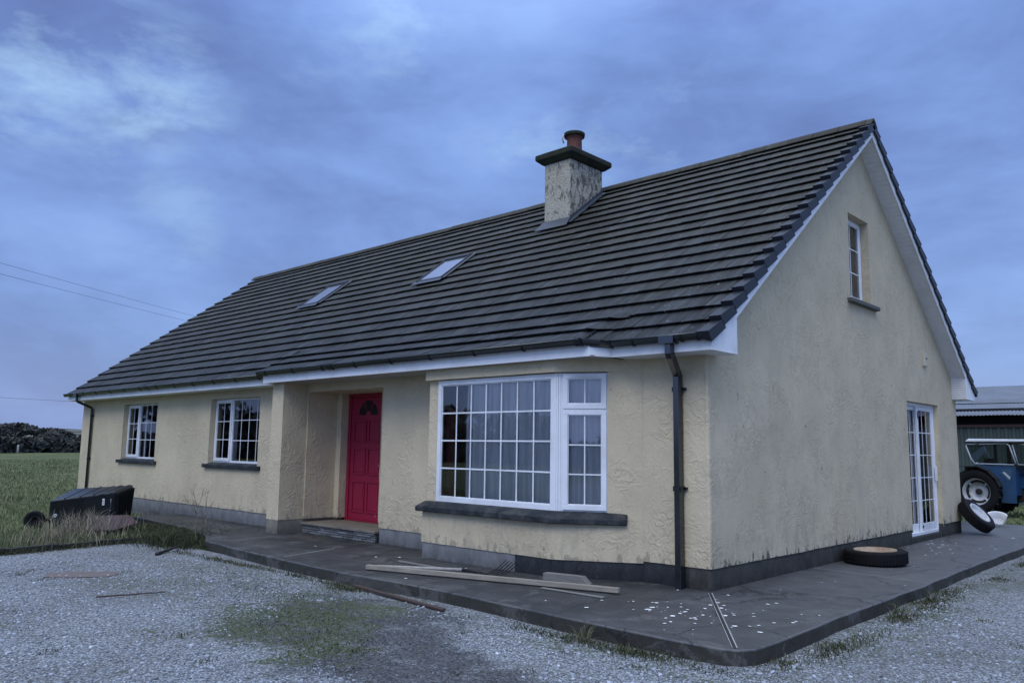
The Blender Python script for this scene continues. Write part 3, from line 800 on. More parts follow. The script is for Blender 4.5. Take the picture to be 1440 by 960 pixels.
# left end cheek
xx = PX0+.05
pr.add([(xx, PYE+.02, PZE-.05), (xx-.03, YE, mainz(YE)-.03), (xx-.16, PYT, mainz(PYT)), (xx-.14, PYT, PZT), (xx, PYE+.02, PZE-.005)], [(0, 1, 2, 3, 4)], 0, False, .5)
pr.add([(PX0+.03, PYE+.03, PZE-.06), (PX1-.2, PYE+.03, PZE-.06), (PX1-.2, PYT, PZT-.06), (PX0-.1, PYT, PZT-.06)], [(0, 1, 2, 3)], 0, False, .4)
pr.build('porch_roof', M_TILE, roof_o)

# ---------------- fascia, soffit, barge boards
XB = .286
fa = MB(); ft = .02
fa.box((-L-.06, -.359, ZS), (-8.98, -.359+ft, 2.868), 0)
fa.cut()
fa.box((-1.10, -.359, ZS), (XB-.004, -.359+ft, 2.868), 0)
PF = -.646
fa.cut()
fa.box((-8.93, PF, ZS), (-1.235, PF+ft, 2.905), 0)
fa.hexa([(-1.235, PF, ZS+.001), (-1.10, -.361, ZS+.001), (-1.10, -.361+ft, ZS+.001), (-1.245, PF+ft, ZS+.001), (-1.235, PF, 2.85), (-1.10, -.361, 2.85), (-1.10, -.361+ft, 2.85), (-1.245, PF+ft, 2.85)], 0)
fa.hexa([(-9.02, -.361, ZS+.001), (-8.932, PF, ZS+.001), (-8.932+.02, PF+ft, ZS+.001), (-9.0, -.340, ZS+.001), (-9.02, -.361, 2.85), (-8.932, PF, 2.85), (-8.932+.02, PF+ft, 2.85), (-9.0, -.340, 2.85)], 0)
fa.cut()
fa.box((-L-.06, WD+.34, ZS), (XB-.004, WD+.36, 2.868), 0)
fa.build_each('fascia', M_WHITE, house, bevel=.003)
sf = MB()
sf.box((-L-.05, -.340, ZS+.004), (-9.0, YF+.05, ZS+.014), 0)
sf.cut()
sf.box((-1.09, -.340, ZS+.004), (XB-.01, YF+.08, ZS+.014), 0)
sf.cut()
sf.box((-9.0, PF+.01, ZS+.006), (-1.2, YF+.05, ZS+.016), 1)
# gable overhang soffit, ribbed boards across the slope
for side in (0, 1):
    sf.cut()
    nb = 60
    for j in range(nb):
        y0 = .25+(YR-.25)*j/nb; y1 = .25+(YR-.25)*(j+1)/nb - .006
        z0 = ZE+SL*(y0-YE)-.262; z1 = ZE+SL*(y1-YE)-.262
        if side: y0, y1 = WD-y0, WD-y1
        sf.hexa([(-.02, y0, z0), (XB-.018, y0, z0), (XB-.018, y1, z1), (-.02, y1, z1), (-.02, y0, z0+.012), (XB-.018, y0, z0+.012), (XB-.018, y1, z1+.012), (-.02, y1, z1+.012)], 0)
# ribbed inner cheek of the eave boxes
for yy, sg in ((.235, 1), (WD-.235, -1)):
    sf.cut()
    for j in range(10):
        z0 = ZS+.01+j*.046
        sf.box((-.01, yy, z0), (XB-.018, yy+sg*.01, z0+.041), 0)
sf.build_each('soffit', [M_SOFFIT, M_PORCH_SOF], house)
bg = MB()
for side in (0, 1):
    f = (lambda y: y) if side == 0 else (lambda y: WD-y)
    lo = lambda y: ZE+SL*(y-YE)-.275
    hi = lambda y: ZE+SL*(y-YE)-.03
    bg.prism([(XB, f(.249), lo(.249)), (XB, f(YR), lo(YR)), (XB, f(YR), hi(YR)), (XB, f(.249), hi(.249))], (-.018, 0, 0), (0, 0, 0), 0)
    bg.prism([(XB, f(-.362), ZS-.004), (XB, f(.247), ZS-.004), (XB, f(.247), hi(.247)), (XB, f(-.362), hi(-.362))], (-.016, 0, 0), (.002, 0, 0), 0)
    bg.prism([(XB, f(-.362), ZS-.004), (XB, f(.247), ZS-.004), (XB, f(.247), ZS+.012), (XB, f(-.362), ZS+.012)], (.002, 0, 0), (.008, 0, 0), 0)
    bg.box((-.01, f(-.35), ZS-.003), (XB-.016, f(.245), ZS+.003), 0)
    bg.cut()
bg.build_each('barge_board', M_WHITE, house, bevel=.002)
# left verge closing board
lb = MB()
for side in (0, 1):
    f = (lambda y: y) if side == 0 else (lambda y: WD-y)
    lb.prism([(-L-.06, f(YE+.11), ZE-.13), (-L-.06, f(YE+.11), ZE-.03), (-L-.06, f(YR), ZR-.06), (-L-.06, f(YR), ZR-.25)], (0, 0, 0), (.05, 0, 0), 0).cut()
lb.build_each('barge_board', M_WHITE, house)

# ---------------- gutters and downpipes
def gutter_run(mb, path, r=.056):
    prof = []
    for k in range(9): a = PI*k/8; prof.append((-math.sin(a)*1.35, math.cos(a)))
    prof += [(.12, -1.0), (.12, -.88)]
    for k in range(9): a = PI*(8-k)/8; prof.append((-math.sin(a)*1.2, math.cos(a)*.86))
    prof += [(.12, .88), (.12, 1.0)]
    mb.tube(path, r, prof=prof, up=(0, 0, 1), caps=True)
gt = MB(); ZG = 2.922
gutter_run(gt, [(-L-.12, -.425, ZG), (-9.08, -.425, ZG)])
gutter_run(gt, [(-9.08, -.425, ZG), (-9.0, -.60, ZG+.012), (-8.95, -.712, ZG+.018)])
gutter_run(gt, [(-8.95, -.712, ZG+.018), (-1.30, -.712, ZG+.018)])
gutter_run(gt, [(-1.30, -.712, ZG+.018), (-1.16, -.55, ZG+.008), (-1.12, -.425, ZG)])
gutter_run(gt, [(-1.12, -.425, ZG), (.215, -.425, ZG)])
for pth in ([(-L-.12, -.482, ZG), (-9.10, -.482, ZG)], [(-8.98, -.769, ZG+.018), (-1.30, -.769, ZG+.018)], [(-1.05, -.482, ZG), (.215, -.482, ZG)]): gt.tube(pth, .0095, n=8)
gut = gt.build('gutter', M_GUTTER, house)
br = MB()
def clip(x, y, z, wd=.03):
    br.tube([(x-wd/2, y, z), (x+wd/2, y, z)], .064, prof=[(-math.sin(PI*k/8)*1.35, math.cos(PI*k/8)) for k in range(9)] + [(.22, -1.0), (.22, -.8), (.06, -.75), (.06, .75), (.22, .8), (.22, 1.0)], up=(0, 0, 1)).cut()
for x in np.arange(-L+.4, -9.2, .92): clip(float(x), -.425, ZG)
for x in np.arange(-8.7, -1.4, .92): clip(float(x), -.712, ZG+.018)
clip(-6.62, -.712, ZG+.018, .14); clip(-14.6, -.425, ZG, .14)
for x in (-1.05, -.72, -.05, .16): clip(x, -.425, ZG)
clip(-8.96, -.70, ZG+.018, .1); clip(-1.33, -.712, ZG+.018, .1); clip(-9.1, -.425, ZG, .08)
br.build_each('gutter_bracket', M_BLACK, gut)

def downpipe(x, square, ybot):
    d = MB(); y0 = -.425; sq = [(.75, 1), (.75, -1), (-.75, -1), (-.75, 1)] if square else None
    r = .051 if square else .036
    xt = x+.13 if square else x; y0 = -.40 if square else y0
    d.box((xt-.10, -.425-.066, ZG-.095), (xt+.10, -.425+.062, ZG+.006), 0)
    if square: d.tube([(xt, y0, ZG-.05), (xt, y0, ZG-.20), (xt-.004, y0+.02, ZG-.22), (x+.004, ybot-.02, ZG-.40), (x, ybot, ZG-.42), (x, ybot, .0)], r, prof=sq, up=(1, 0, 0))
    else: d.tube([(x, y0, ZG-.05), (x, y0, ZG-.19), (x, y0+.03, ZG-.225), (x, ybot-.03, ZG-.375), (x, ybot, ZG-.42), (x, ybot, .02)], r, n=14)
    dp = d.build('downpipe', M_GUTTER, house, bevel=.006 if square else 0)
    c = MB()
    for z in (2.30, 1.12):
        c.cut()
        if square:
            c.box((x-.057, ybot-.045, z), (x+.057, ybot+.045, z+.06), 0)
            c.box((x-.085, ybot+.03, z+.02), (x+.085, YF, z+.05), 0)
        else:
            c.tube([(x, ybot, z), (x, ybot, z+.06)], .044, n=14); c.box((x-.05, ybot+.03, z+.015), (x+.05, YF, z+.045), 0)
    c.build_each('clip', M_BLACK, dp, bevel=.003)
downpipe(-.37, True, -.02)
downpipe(-19.15, False, .0)

# ---------------- chimney
ch = MB(); cx0, cx1, cy0, cy1 = -5.845, -5.155, 3.81, 4.89
ch.box((cx0, cy0, 5.6), (cx1, cy1, 7.50), 0)
chim = ch.build('chimney', M_CHIM, house, bevel=.02, segs=2)
cc = MB(); o1 = .05; o2 = .145
ring = lambda o, z: [(cx0-o, cy0-o, z), (cx1+o, cy0-o, z), (cx1+o, cy1+o, z), (cx0-o, cy1+o, z)]
vs = ring(0.0, 7.46)+ring(o1, 7.475)+ring(o2, 7.56)+ring(o2, 7.66)+ring(.02, 7.73)
fs = [(3, 2, 1, 0)]
for i in range(4):
    for j in range(4): fs.append((i*4+j, i*4+(j+1) % 4, (i+1)*4+(j+1) % 4, (i+1)*4+j))
fs.append((16, 17, 18, 19)); cc.add(vs, fs)
cc.build('chimney_cap', M_CAP, chim, bevel=.012)
cpo = MB(); Mt = Matrix.Translation((-5.47, 4.33, 7.72))
cpo.lathe([(.175, 0), (.165, .05), (.155, .36), (.17, .38), (.185, .40), (.185, .44), (.13, .45), (.12, .40), (.11, 0)], 28, 0, Mt)
pot = cpo.build('chimney_pot', M_POT, chim)
cwl = MB(); Mt = Matrix.Translation((-5.47, 4.33, 8.165))
cwl.lathe([(.20, -.03), (.215, -.03), (.225, .045), (.215, .055), (.10, .07), (0, .075)], 28, 0, Mt)
cwl.tube([(-5.62, 4.16, 8.0), (-5.64, 4.13, 8.10), (-5.60, 4.14, 8.19)], .016, mi=1)
cwl.build('cowl', [M_CAP, M_STEEL], chim)
fl = MB(); zf = lambda y: ZE+SL*(y-YE)+.006
fl.add([(cx0-.10, cy0-.20, zf(cy0-.20)+.035), (cx1+.06, cy0-.20, zf(cy0-.20)+.035), (cx1+.02, cy0-.012, zf(cy0)+.10), (cx0-.02, cy0-.012, zf(cy0)+.10)], [(0, 1, 2, 3)])
for xx, sg in ((cx1, 1), (cx0, -1)):
    fl.add([(xx+sg*.006, cy0-.02, zf(cy0)+.11), (xx+sg*.006, cy1, zf(cy1)+.11), (xx+sg*.006, cy1, zf(cy1)-.02), (xx+sg*.006, cy0-.02, zf(cy0)-.02)], [(0, 1, 2, 3)])
    fl.add([(xx+sg*.006, cy0-.10, zf(cy0-.1)+.045), (xx+sg*.09, cy0-.10, zf(cy0-.1)+.03), (xx+sg*.09, cy1, zf(cy1)+.03), (xx+sg*.006, cy1, zf(cy1)+.045)], [(0, 1, 2, 3)])
fl.build('flashing', M_LEAD, chim)

# ---------------- skylights
def skylight(x0, x1, y0, y1):
    base = lambda x, y, n: Vector((x, y, ZE+SL*(y-YE))) + Nf*n
    m = MB(); h = .055; b = .042
    def bar(xa, xb, ya_, yb_, n0, n1, mi=0):
        m.hexa([base(xa, ya_, n0), base(xb, ya_, n0), base(xb, yb_, n0), base(xa, yb_, n0), base(xa, ya_, n1), base(xb, ya_, n1), base(xb, yb_, n1), base(xa, yb_, n1)], mi)
    bar(x0, x0+b, y0, y1, -.02, h); bar(x1-b, x1, y0, y1, -.02, h)
    bar(x0+b, x1-b, y0, y0+.04, -.02, h-.012); bar(x0+b, x1-b, y1-.075, y1, -.02, h+.012)
    f = m.build('skylight', M_VERGE, house, bevel=.005)
    g = MB(); g.add([base(x0+b, y0+.04, h-.02), base(x1-b, y0+.04, h-.02), base(x1-b, y1-.075, h-.02), base(x0+b, y1-.075, h-.02)], [(0, 1, 2, 3)])
    g.build('pane', M_ROOFGLASS, f)
    fl = MB()
    fl.add([base(x0-.05, y0-.11, .035), base(x1+.05, y0-.11, .035), base(x1+.04, y0+.005, .035), base(x0-.04, y0+.005, .035)], [(0, 1, 2, 3)])
    fl.hexa([base(x0-.05, y0, .004), base(x0-.003, y0, .004), base(x0-.003, y1+.05, .004), base(x0-.05, y1+.05, .004), base(x0-.05, y0, .02), base(x0-.003, y0, .035), base(x0-.003, y1+.05, .035), base(x0-.05, y1+.05, .02)])
    fl.hexa([base(x1+.003, y0, .004), base(x1+.05, y0, .004), base(x1+.05, y1+.05, .004), base(x1+.003, y1+.05, .004), base(x1+.003, y0, .035), base(x1+.05, y0, .02), base(x1+.05, y1+.05, .02), base(x1+.003, y1+.05, .035)])
    fl.build('flashing', M_LEAD, f)
skylight(-12.46, -11.66, 2.27, 3.14)
skylight(-8.10, -7.28, 2.32, 3.18)

# ---------------- windows
def frame_axes(o, ux, nn):
    o = Vector(o); ux = Vector(ux).normalized(); nn = Vector(nn).normalized()
    return Matrix(((ux.x, nn.x, 0, o.x), (ux.y, nn.y, 0, o.y), (ux.z, nn.z, 1, o.z), (0, 0, 0, 1)))
def ringbars(m, M, u0, z0, u1, z1, wd, d0, d1):
    m.box((u0, d0, z0), (u1, d1, z0+wd), 0, M); m.box((u0, d0, z1-wd), (u1, d1, z1), 0, M)
    m.box((u0, d0, z0+wd), (u0+wd, d1, z1-wd), 0, M); m.box((u1-wd, d0, z0+wd), (u1, d1, z1-wd), 0, M)
def glazing(fr, gb, gp, M, u0, z0, u1, z1, nc, nr, off=0.0, bw=.017):
    gp.add([(u0, off, z0), (u1, off, z0), (u1, off, z1), (u0, off, z1)], [(0, 1, 2, 3)], 0, False, 1.0, M)
    for i in range(1, nc):
        u = u0+(u1-u0)*i/nc; gb.box((u-bw/2, off+.001, z0), (u+bw/2, off+.005, z1), 0, M)
    for j in range(1, nr):
        z = z0+(z1-z0)*j/nr; gb.box((u0, off+.001, z-bw/2), (u1, off+.006, z+bw/2), 0, M)
def sash(fr, gb, gp, M, u0, z0, u1, z1, nc, nr, wd=.062, d=.018):
    ringbars(fr, M, u0, z0, u1, z1, wd, -.02, d)
    ringbars(fr, M, u0+wd, z0+wd, u1-wd, z1-wd, .012, -.02, d-.012)
    glazing(fr, gb, gp, M, u0+wd+.012, z0+wd+.012, u1-wd-.012, z1-wd-.012, nc, nr, -.004)
def drape(mb, M, u0, u1, z0, z1, d, amp=.035, freq=9, seed=0, mi=0):
    n = max(8, int(abs(u1-u0)*40)); vs = []
    for z in (z0, (z0+z1)/2, z1):
        for i in range(n+1):
            u = u0+(u1-u0)*i/n
            vs.append((u+.02*noise.noise((u*3+seed, z, 0)), -d+amp*math.sin(u*freq*2*PI/1.0+2.2*noise.noise((u*2+seed, z*.4, 5)))+.02*noise.noise((u*7, z, seed)), z))
    mb.add(vs, [(j*(n+1)+i, j*(n+1)+i+1, (j+1)*(n+1)+i+1, (j+1)*(n+1)+i) for j in range(2) for i in range(n)], mi, True, 1.0, M).cut()

def finish_window(name, fr, gb, gp, cu=None, cmats=None, sill=None, sillm=None):
    w = fr.build(name, M_WHITE, house, bevel=.004)
    gb.build('glazing_bars', M_WHITE, w)
    gp.build('pane', M_GLASS, w)
    if cu: cu.build_each('curtain', cmats, w)
    if sill: sill.build('sill', sillm, w, bevel=.012, segs=2)
    return w

# two front windows
for (a, b) in WIN:
    fr, gb, gp, cu, si = MB(), MB(), MB(), MB(), MB()
    M = frame_axes((a, YF+.13, 0), (1, 0, 0), (0, -1, 0)); wd = b-a; z0, z1 = WZ[0]+.01, WZ[1]+.005
    ringbars(fr, M, -.01, z0, wd+.01, z1, .045, -.06, .0)
    um = wd*.355
    fr.box((um-.03, -.06, z0+.045), (um+.03, 0, z1-.045), 0, M)
    sash(fr, gb, gp, M, .03, z0+.03, um-.012, z1-.03, 2, 3, .058, .02)
    glazing(fr, gb, gp, M, um+.03, z0+.045, wd-.035, z1-.045, 4, 3, -.03)
    drape(cu, M, .05, .30, z0, z1, .40, .03, 8, 3)
    drape(cu, M, wd-.22, wd-.03, z0, z1, .42, .03, 8, 6)
    si.box((a-.13, YF-.075, 1.085), (b+.14, YF+.10, 1.165), 0)
    si.add([(a-.005, YF-.06, 1.163), (b+.005, YF-.06, 1.163), (b+.005, YF+.14, 1.20), (a-.005, YF+.14, 1.20)], [(0, 1, 2, 3)])
    finish_window('window', fr, gb, gp, cu, [M_NET], si, M_SILL)

# bay window
fr, gb, gp, cu, si = MB(), MB(), MB(), MB(), MB()
ZB0, ZB1 = .815, 2.575
Mf = frame_axes((-4.20, -.462, 0), (1, 0, 0), (0, -1, 0)); wf = 2.265
ringbars(fr, Mf, 0, ZB0, wf, ZB1, .07, -.07, .0)
ringbars(fr, Mf, .07, ZB0+.07, wf-.07, ZB1-.07, .014, -.05, -.014)
glazing(fr, gb, gp, Mf, .084, ZB0+.084, wf-.084, ZB1-.084, 7, 4, -.03, .022)
c0 = Vector((-1.935, -.462, 0)); cv = (FR1-c0); wr = cv.length; cv.normalize()
Mr = frame_axes(c0, cv, (cv.y, -cv.x, 0))
for uu, dd, ww in ((.0, .004, .022), (.03, .010, .020), (.058, .006, .022)):     # ribbed corner post
    fr.box((uu-.006, -.07, ZB0), (uu+ww, dd, ZB1), 0, Mr)
fr.box((.08, -.07, ZB0), (.10, -.002, ZB1), 0, Mr)
ringbars(fr, Mr, .10, ZB0, wr, ZB1, .035, -.07, .0)
zt = ZB1-.47
fr.box((.135, -.07, zt-.028), (wr-.035, -.001, zt+.028), 0, Mr)
sash(fr, gb, gp, Mr, .112, zt+.008, wr-.012, ZB1-.012, 2, 1, .062, .022)
sash(fr, gb, gp, Mr, .112, ZB0+.02, wr-.012, zt-.008, 2, 3, .062, .022)
fr.box((.20, .020, ZB1-.058), (wr-.12, .034, ZB1-.042), 0, Mr)     # trickle vent
drape(cu, Mf, .52, wf-.02, ZB0-.05, ZB1, .085, .028, 3.3, 1)
drape(cu, Mr, .12, wr-.02, ZB0-.05, ZB1, .085, .02, 5, 4)
drape(cu, Mf, .07, .25, ZB0-.05, ZB1-.42, .10, .015, 7, 2, 1)
# sill follows the bay
so_p = [(-4.47, YF-.02), (-4.47, -.625), (-1.875, -.625), (-1.07, -.10), (-1.13, YF-.02)]
si_p = [(-4.40, YF-.02), (-4.40, -.50), (-1.92, -.50), (-1.10, -.02), (-1.13, YF-.02)]
si.prism([(x, y, .668) for x, y in so_p], (0, 0, 0), (0, 0, .072))
n5 = len(so_p)
si.add([(x, y, .738) for x, y in so_p]+[(x, y, .812) for x, y in si_p], [(i, (i+1) % n5, n5+(i+1) % n5, n5+i) for i in range(n5)]+[tuple(range(n5, 2*n5))])
finish_window('bay_window', fr, gb, gp, cu, [M_NET, M_REDDRAPE], si, M_SILL)

# upper gable window (outward normal +x, u runs along +y)
fr, gb, gp, cu, si = MB(), MB(), MB(), MB(), MB()
Mu = frame_axes((-.15, UW[0], 0), (0, 1, 0), (1, 0, 0)); wu = UW[1]-UW[0]
ringbars(fr, Mu, -.01, UW[2], wu+.01, UW[3]+.005, .05, -.06, .0)
sash(fr, gb, gp, Mu, .025, UW[2]+.03, wu-.025, UW[3]-.03, 2, 3, .062, .02)
drape(cu, Mu, .05, wu-.05, UW[2], UW[3], .2, .03, 7, 8)
si.box((-.10, UW[0]-.15, 4.02), (.085, UW[1]+.20, 4.09), 0)
finish_window('gable_window', fr, gb, gp, cu, [M_NET], si, M_SILLRAW)

# sliding patio door
fr, gb, gp, cu = MB(), MB(), MB(), MB()
Md = frame_axes((-.10, FD[0], 0), (0, 1, 0), (1, 0, 0)); wdt = FD[1]-FD[0]
ringbars(fr, Md, .0, .10, wdt+.005, 2.56, .055, -.10, .012)
mid = wdt*.5
def leaf(u0, u1, d):
    fr.box((u0, d-.04, .155), (u1, d, .30), 0, Md); fr.box((u0, d-.04, 2.43), (u1, d, 2.505), 0, Md)
    fr.box((u0, d-.04, .30), (u0+.085, d, 2.43), 0, Md); fr.box((u1-.085, d-.04, .30), (u1, d, 2.43), 0, Md)
    glazing(fr, gb, gp, Md, u0+.085, .30, u1-.085, 2.43, 3, 5, d-.02)
leaf(.055, mid+.05, -.055); leaf(mid-.05, wdt-.05, -.005)
drape(cu, Md, .05, mid-.1, .15, 2.5, .22, .012, 3, 2)
drape(cu, Md, mid+.28, mid+.44, .15, 2.5, .25, .01, 4, 5, 1); drape(cu, Md, wdt-.30, wdt-.04, .15, 2.5, .25, .01, 4, 7, 1)
pd = finish_window('patio_door', fr, gb, gp, cu, [M_NET, M_DRAPE])
hd = MB(); hd.box((wdt-.095, .010, 1.08), (wdt-.055, .05, 1.36), 0, Md); hd.build('handle', M_WHITE, pd, bevel=.006)
hd = MB(); hd.box((mid-.03, .0, .22), (mid+.02, .012, .27), 0, Md); hd.cut(); hd.box((mid-.02, .0, 2.28), (mid+.02, .012, 2.40), 0, Md)
hd.build_each('latch', M_LEAD, pd, bevel=.004)

# ---------------- front door
dl = MB(); X0, X1, Z0, Z1 = -8.19, -7.135, .225, 2.52; yd = .87
Md = frame_axes((X0, yd, 0), (1, 0, 0), (0, -1, 0)); dw = X1-X0
dl.box((0, -.045, Z0), (dw, 0, Z1), 0, Md)
def panel_mould(u0, z0, u1, z1):
    ringbars(dl, Md, u0, z0, u1, z1, .026, 0, .020)
    dl.box((u0+.05, 0, z0+.05), (u1-.05, .009, z1-.05), 0, Md)
ua, ub, uc, ud = .11, dw/2-.035, dw/2+.035, dw-.11
for (za, zb) in ((.36, .94), (1.06, 1.56), (1.66, 2.08)):
    panel_mould(ua, za, ub, zb); panel_mould(uc, za, ud, zb)
door = dl.build('front_door', M_DOOR, house, bevel=.004)
fg = MB(); cu_, cz, r0, r1 = dw/2, 2.17, .09, .29
for k in range(3):
    a0 = PI*k/3+.07; a1 = PI*(k+1)/3-.07
    pts = [(cu_+r0*math.cos(a0+(a1-a0)*i/8), cz+r0*math.sin(a0+(a1-a0)*i/8)) for i in range(9)] + [(cu_+r1*math.cos(a1-(a1-a0)*i/8), cz+r1*math.sin(a1-(a1-a0)*i/8)) for i in range(9)]
    fg.prism([(p, .003, q) for p, q in pts], (0, 0, 0), (0, .003, 0), 0, Md)
fg.build('fanlight', M_FANGLASS, door)
lk = MB()
lk.lathe([(0, 0.018), (.012, .018), (.02, .012), (.022, 0)], 16, 0, Md @ Matrix.Translation((dw-.09, 0, 1.33)) @ Matrix.Rotation(-PI/2, 4, 'X'))
lk.cut(); lk.box((dw-.16, 0, 1.23), (dw-.145, .008, 1.262), 0, Md); lk.cut(); lk.box((dw-.075, .0, 1.325), (dw-.05, .03, 1.34), 0, Md); lk.cut(); lk.box((dw-.215, 0, .30), (dw-.205, .003, .37), 0, Md)
lk.build_each('lock', M_BRASS, door)
df = MB()
df.box((-.085, -.06, .20), (-.004, .02, ALC[2]), 0, Md); df.box((dw+.004, -.06, .20), (dw+.085, .02, ALC[2]), 0, Md); df.box((-.004, -.06, Z1+.004), (dw+.004, .02, ALC[2]), 0, Md)
df.box((-.004, -.06, .20), (dw+.004, .03, .222), 0, Md)
df.build('door_frame', M_DOOR, door, bevel=.004)
# doorstep with a stacked-stone riser
ds = MB(); rs = random.Random(4)
ds.box((ALC[0]+.012, YF-.075, .155), (ALC[1]-.005, yd+.03, .195), 0)
ds.box((ALC[0]+.012, YF-.02, -.1), (ALC[1]-.005, YF+.1, .155), 1)
for r in range(4):
    x = ALC[0]+.02
    while x < ALC[1]-.03:
        wd_ = min(rs.uniform(.12, .34), ALC[1]-.012-x)
        ds.box((x+.004, YF-.045-rs.uniform(0, .02), .004+r*.038), (x+wd_-.004, YF-.01, .004+r*.038+.033), 2, None, rs.uniform(.6, 1.3))
        x += wd_
M_STEPTOP = simple('step_tread', (.20, .175, .13), .85, var=.35, scale=4, dirt=(.08, .07, .05), dirtamt=.7)
def stonestep():
    m = NT('stacked_stone'); o = m.obj(); t = m.attr()
    c = m.mix(m.noise(o, 9, 5, .6), (.085, .088, .09), (.19, .195, .19))
    c = m.mix(1.0, c, m.n('CombineColor', {0: t, 1: t, 2: t}).outputs[0], 'MULTIPLY')
    return m.done(c, .8, m.bump(m.noise(o, 40, 4), .5, .01), 0, .3)
ds.build('doorstep', [M_STEPTOP, M_PL_DARK, stonestep()], house, bevel=.008)

# outside sensor box on the gable
sn = MB(); sn.box((.0, 8.30, 3.29), (.055, 8.42, 3.545), 0); sn.box((.0, 8.45, 3.295), (.012, 8.54, 3.33), 0); sn.box((.055, 8.32, 3.42), (.062, 8.40, 3.45), 1)
sn.build('alarm_box', [M_SENSOR, M_LEAD], house, bevel=.012)

# ==================================================================== GROUND, YARD, PATIO
def uneven(x, y): return .012*noise.noise((x*.6, y*.6, .3)) + .008*noise.noise((x*1.9, y*1.9, 2.3))
ZY = -.135
gm = MB(); ext = 2500
# field: finer near the house, one sheet to the horizon
ticks = [-ext, -900, -500, -300, -200] + list(np.arange(-150, 101, 5.0)) + [200, 400, 900, ext]
def fh(x, y):
    h = -.15
    d = max(0.0, -12-x)
    if x < -10.5: h += .02*noise.noise((x*.25, y*.25, 9))*min(1, d/3)
    if x < -60: h += .25*noise.noise((x*.02, y*.02, 1))*min(1, (-60-x)/40)
    return h
n = len(ticks)
V = np.array([(x, y, fh(x, y)) for y in ticks for x in ticks])
F = np.array([(j*n+i, j*n+i+1, (j+1)*n+i+1, (j+1)*n+i) for j in range(n-1) for i in range(n-1)])
fo = npmesh('ground', V, F, M_FIELD); tag(fo, 'rough green pasture running off behind the house', 'ground', kind='structure')

# gravel yard sheet (above the field), L-shaped with soft outline
xs = np.arange(-10.0, 30.01, .25); ys = np.arange(-30.0, 13.01, .25)
nx = len(xs)
def yard_left(y): return -9.72 + .13*(y+2.2)*-1.0*.9 + .10*noise.noise((y*.8, 0, 3)) if y > -7 else -9.1 + .5*noise.noise((y*.3, 0, 3))
V = []; 
for yv in ys:
    for xv in xs: V.append((xv, yv, ZY+uneven(xv, yv)))
V = np.array(V); F = []
for j in range(len(ys)-1):
    for i in range(nx-1):
        cxm, cym = xs[i]+.125, ys[j]+.125
        if cym > -2.0 and cxm < 1.3: continue
        if cym > 12.4+.4*noise.noise((cxm, 0, 1)): continue
        F.append((j*nx+i, j*nx+i+1, (j+1)*nx+i+1, (j+1)*nx+i))
F = np.array(F)
yo = npmesh('gravel_yard', V, F, M_GRAVEL); tag(yo, 'grey gravel yard in front of the bungalow', 'ground', kind='structure')

# patio slab with rounded outer corner
pp = [(-13.6, .15), (-13.6, -.95), (-10.6, -1.15), (-9.0, -1.55), (-8.3, -1.90), (-7.0, -2.06), (-5.3, -2.17), (-4.0, -2.22), (-2.2, -2.16), (0.0, -2.28), (.95, -2.30), (1.38, -2.28), (1.53, -2.22), (1.60, -2.08), (1.60, -1.4), (1.575, -.3), (1.57, 2.4), (1.50, 5.0), (1.48, 9.0), (1.46, 13.6), (-3.0, 13.4), (-3.0, WD), (-.05, WD), (-.05, .15)]
pm = MB()
def smoothpoly(p, it=1):
    for _ in range(it):
        q = []
        for i in range(len(p)):
            a, b = p[i], p[(i+1) % len(p)]
            d = math.hypot(b[0]-a[0], b[1]-a[1]); k = max(1, int(d/.25))
            for j in range(k): q.append((a[0]+(b[0]-a[0])*j/k, a[1]+(b[1]-a[1])*j/k))
        p = q
    return p
ppd = smoothpoly(pp)
ppj = [(x+.02*noise.noise((x*2.2, y*2.2, 4))+.008*noise.noise((x*9, y*9, 4)), y+.02*noise.noise((x*2.2, y*2.2, 8))+.008*noise.noise((x*9, y*9, 8))) for x, y in ppd]
cen = lambda q, s: q
n = len(ppj)
# rings: bottom edge, top edge rounded, inner
def off(poly, d):
    out = []
    m = len(poly)
    for i in range(m):
        a, b = Vector(poly[(i-1) % m]), Vector(poly[(i+1) % m]); t = (b-a)
        if t.length < 1e-6: out.append(poly[i]); continue
        t.normalize(); out.append((poly[i][0]-t.y*d, poly[i][1]+t.x*d))
    return out
r1 = off(ppj, .006); r2 = off(ppj, .018)
vs = [(x, y, -.25) for x, y in ppj] + [(x, y, -.016) for x, y in ppj] + [(x, y, -.005) for x, y in r1] + [(x, y, 0) for x, y in r2]
fs = [(k*n+i, k*n+(i+1) % n, (k+1)*n+(i+1) % n, (k+1)*n+i) for k in range(3) for i in range(n)]
pm.add(vs, fs, 0, False)
pm.add([(x, y, 0) for x, y in r2], [tuple(range(n))], 0, False)
def strip(a, b, wd_, mi, z=.003):
    a = Vector(a); b = Vector(b); t = (b-a).normalized(); q = Vector((-t.y, t.x))*wd_/2
    k = 14; vs = []
    for i in range(k+1):
        p = a+(b-a)*i/k; ww = 1+.5*noise.noise((p.x*6, p.y*6, 2))
        vs += [(p.x+q.x*ww, p.y+q.y*ww, z), (p.x-q.x*ww, p.y-q.y*ww, z)]
    pm.add(vs, [(2*i, 2*i+1, 2*i+3, 2*i+2) for i in range(k)], mi)
strip((.03, -.04), (1.47, -2.20), .022, 2, .003); strip((.047, -.028), (1.487, -2.19), .012, 1, .006); strip((.014, -.05), (1.454, -2.21), .007, 1, .006)
strip((-5.72, -2.0), (-6.05, -.9), .022, 1); strip((.02, 2.88), (1.54, 2.70), .018, 1); strip((-2.6, -2.1), (-2.55, -.6), .010, 2); strip((.0, 7.6), (1.45, 7.65), .014, 1)
rf = random.Random(11)
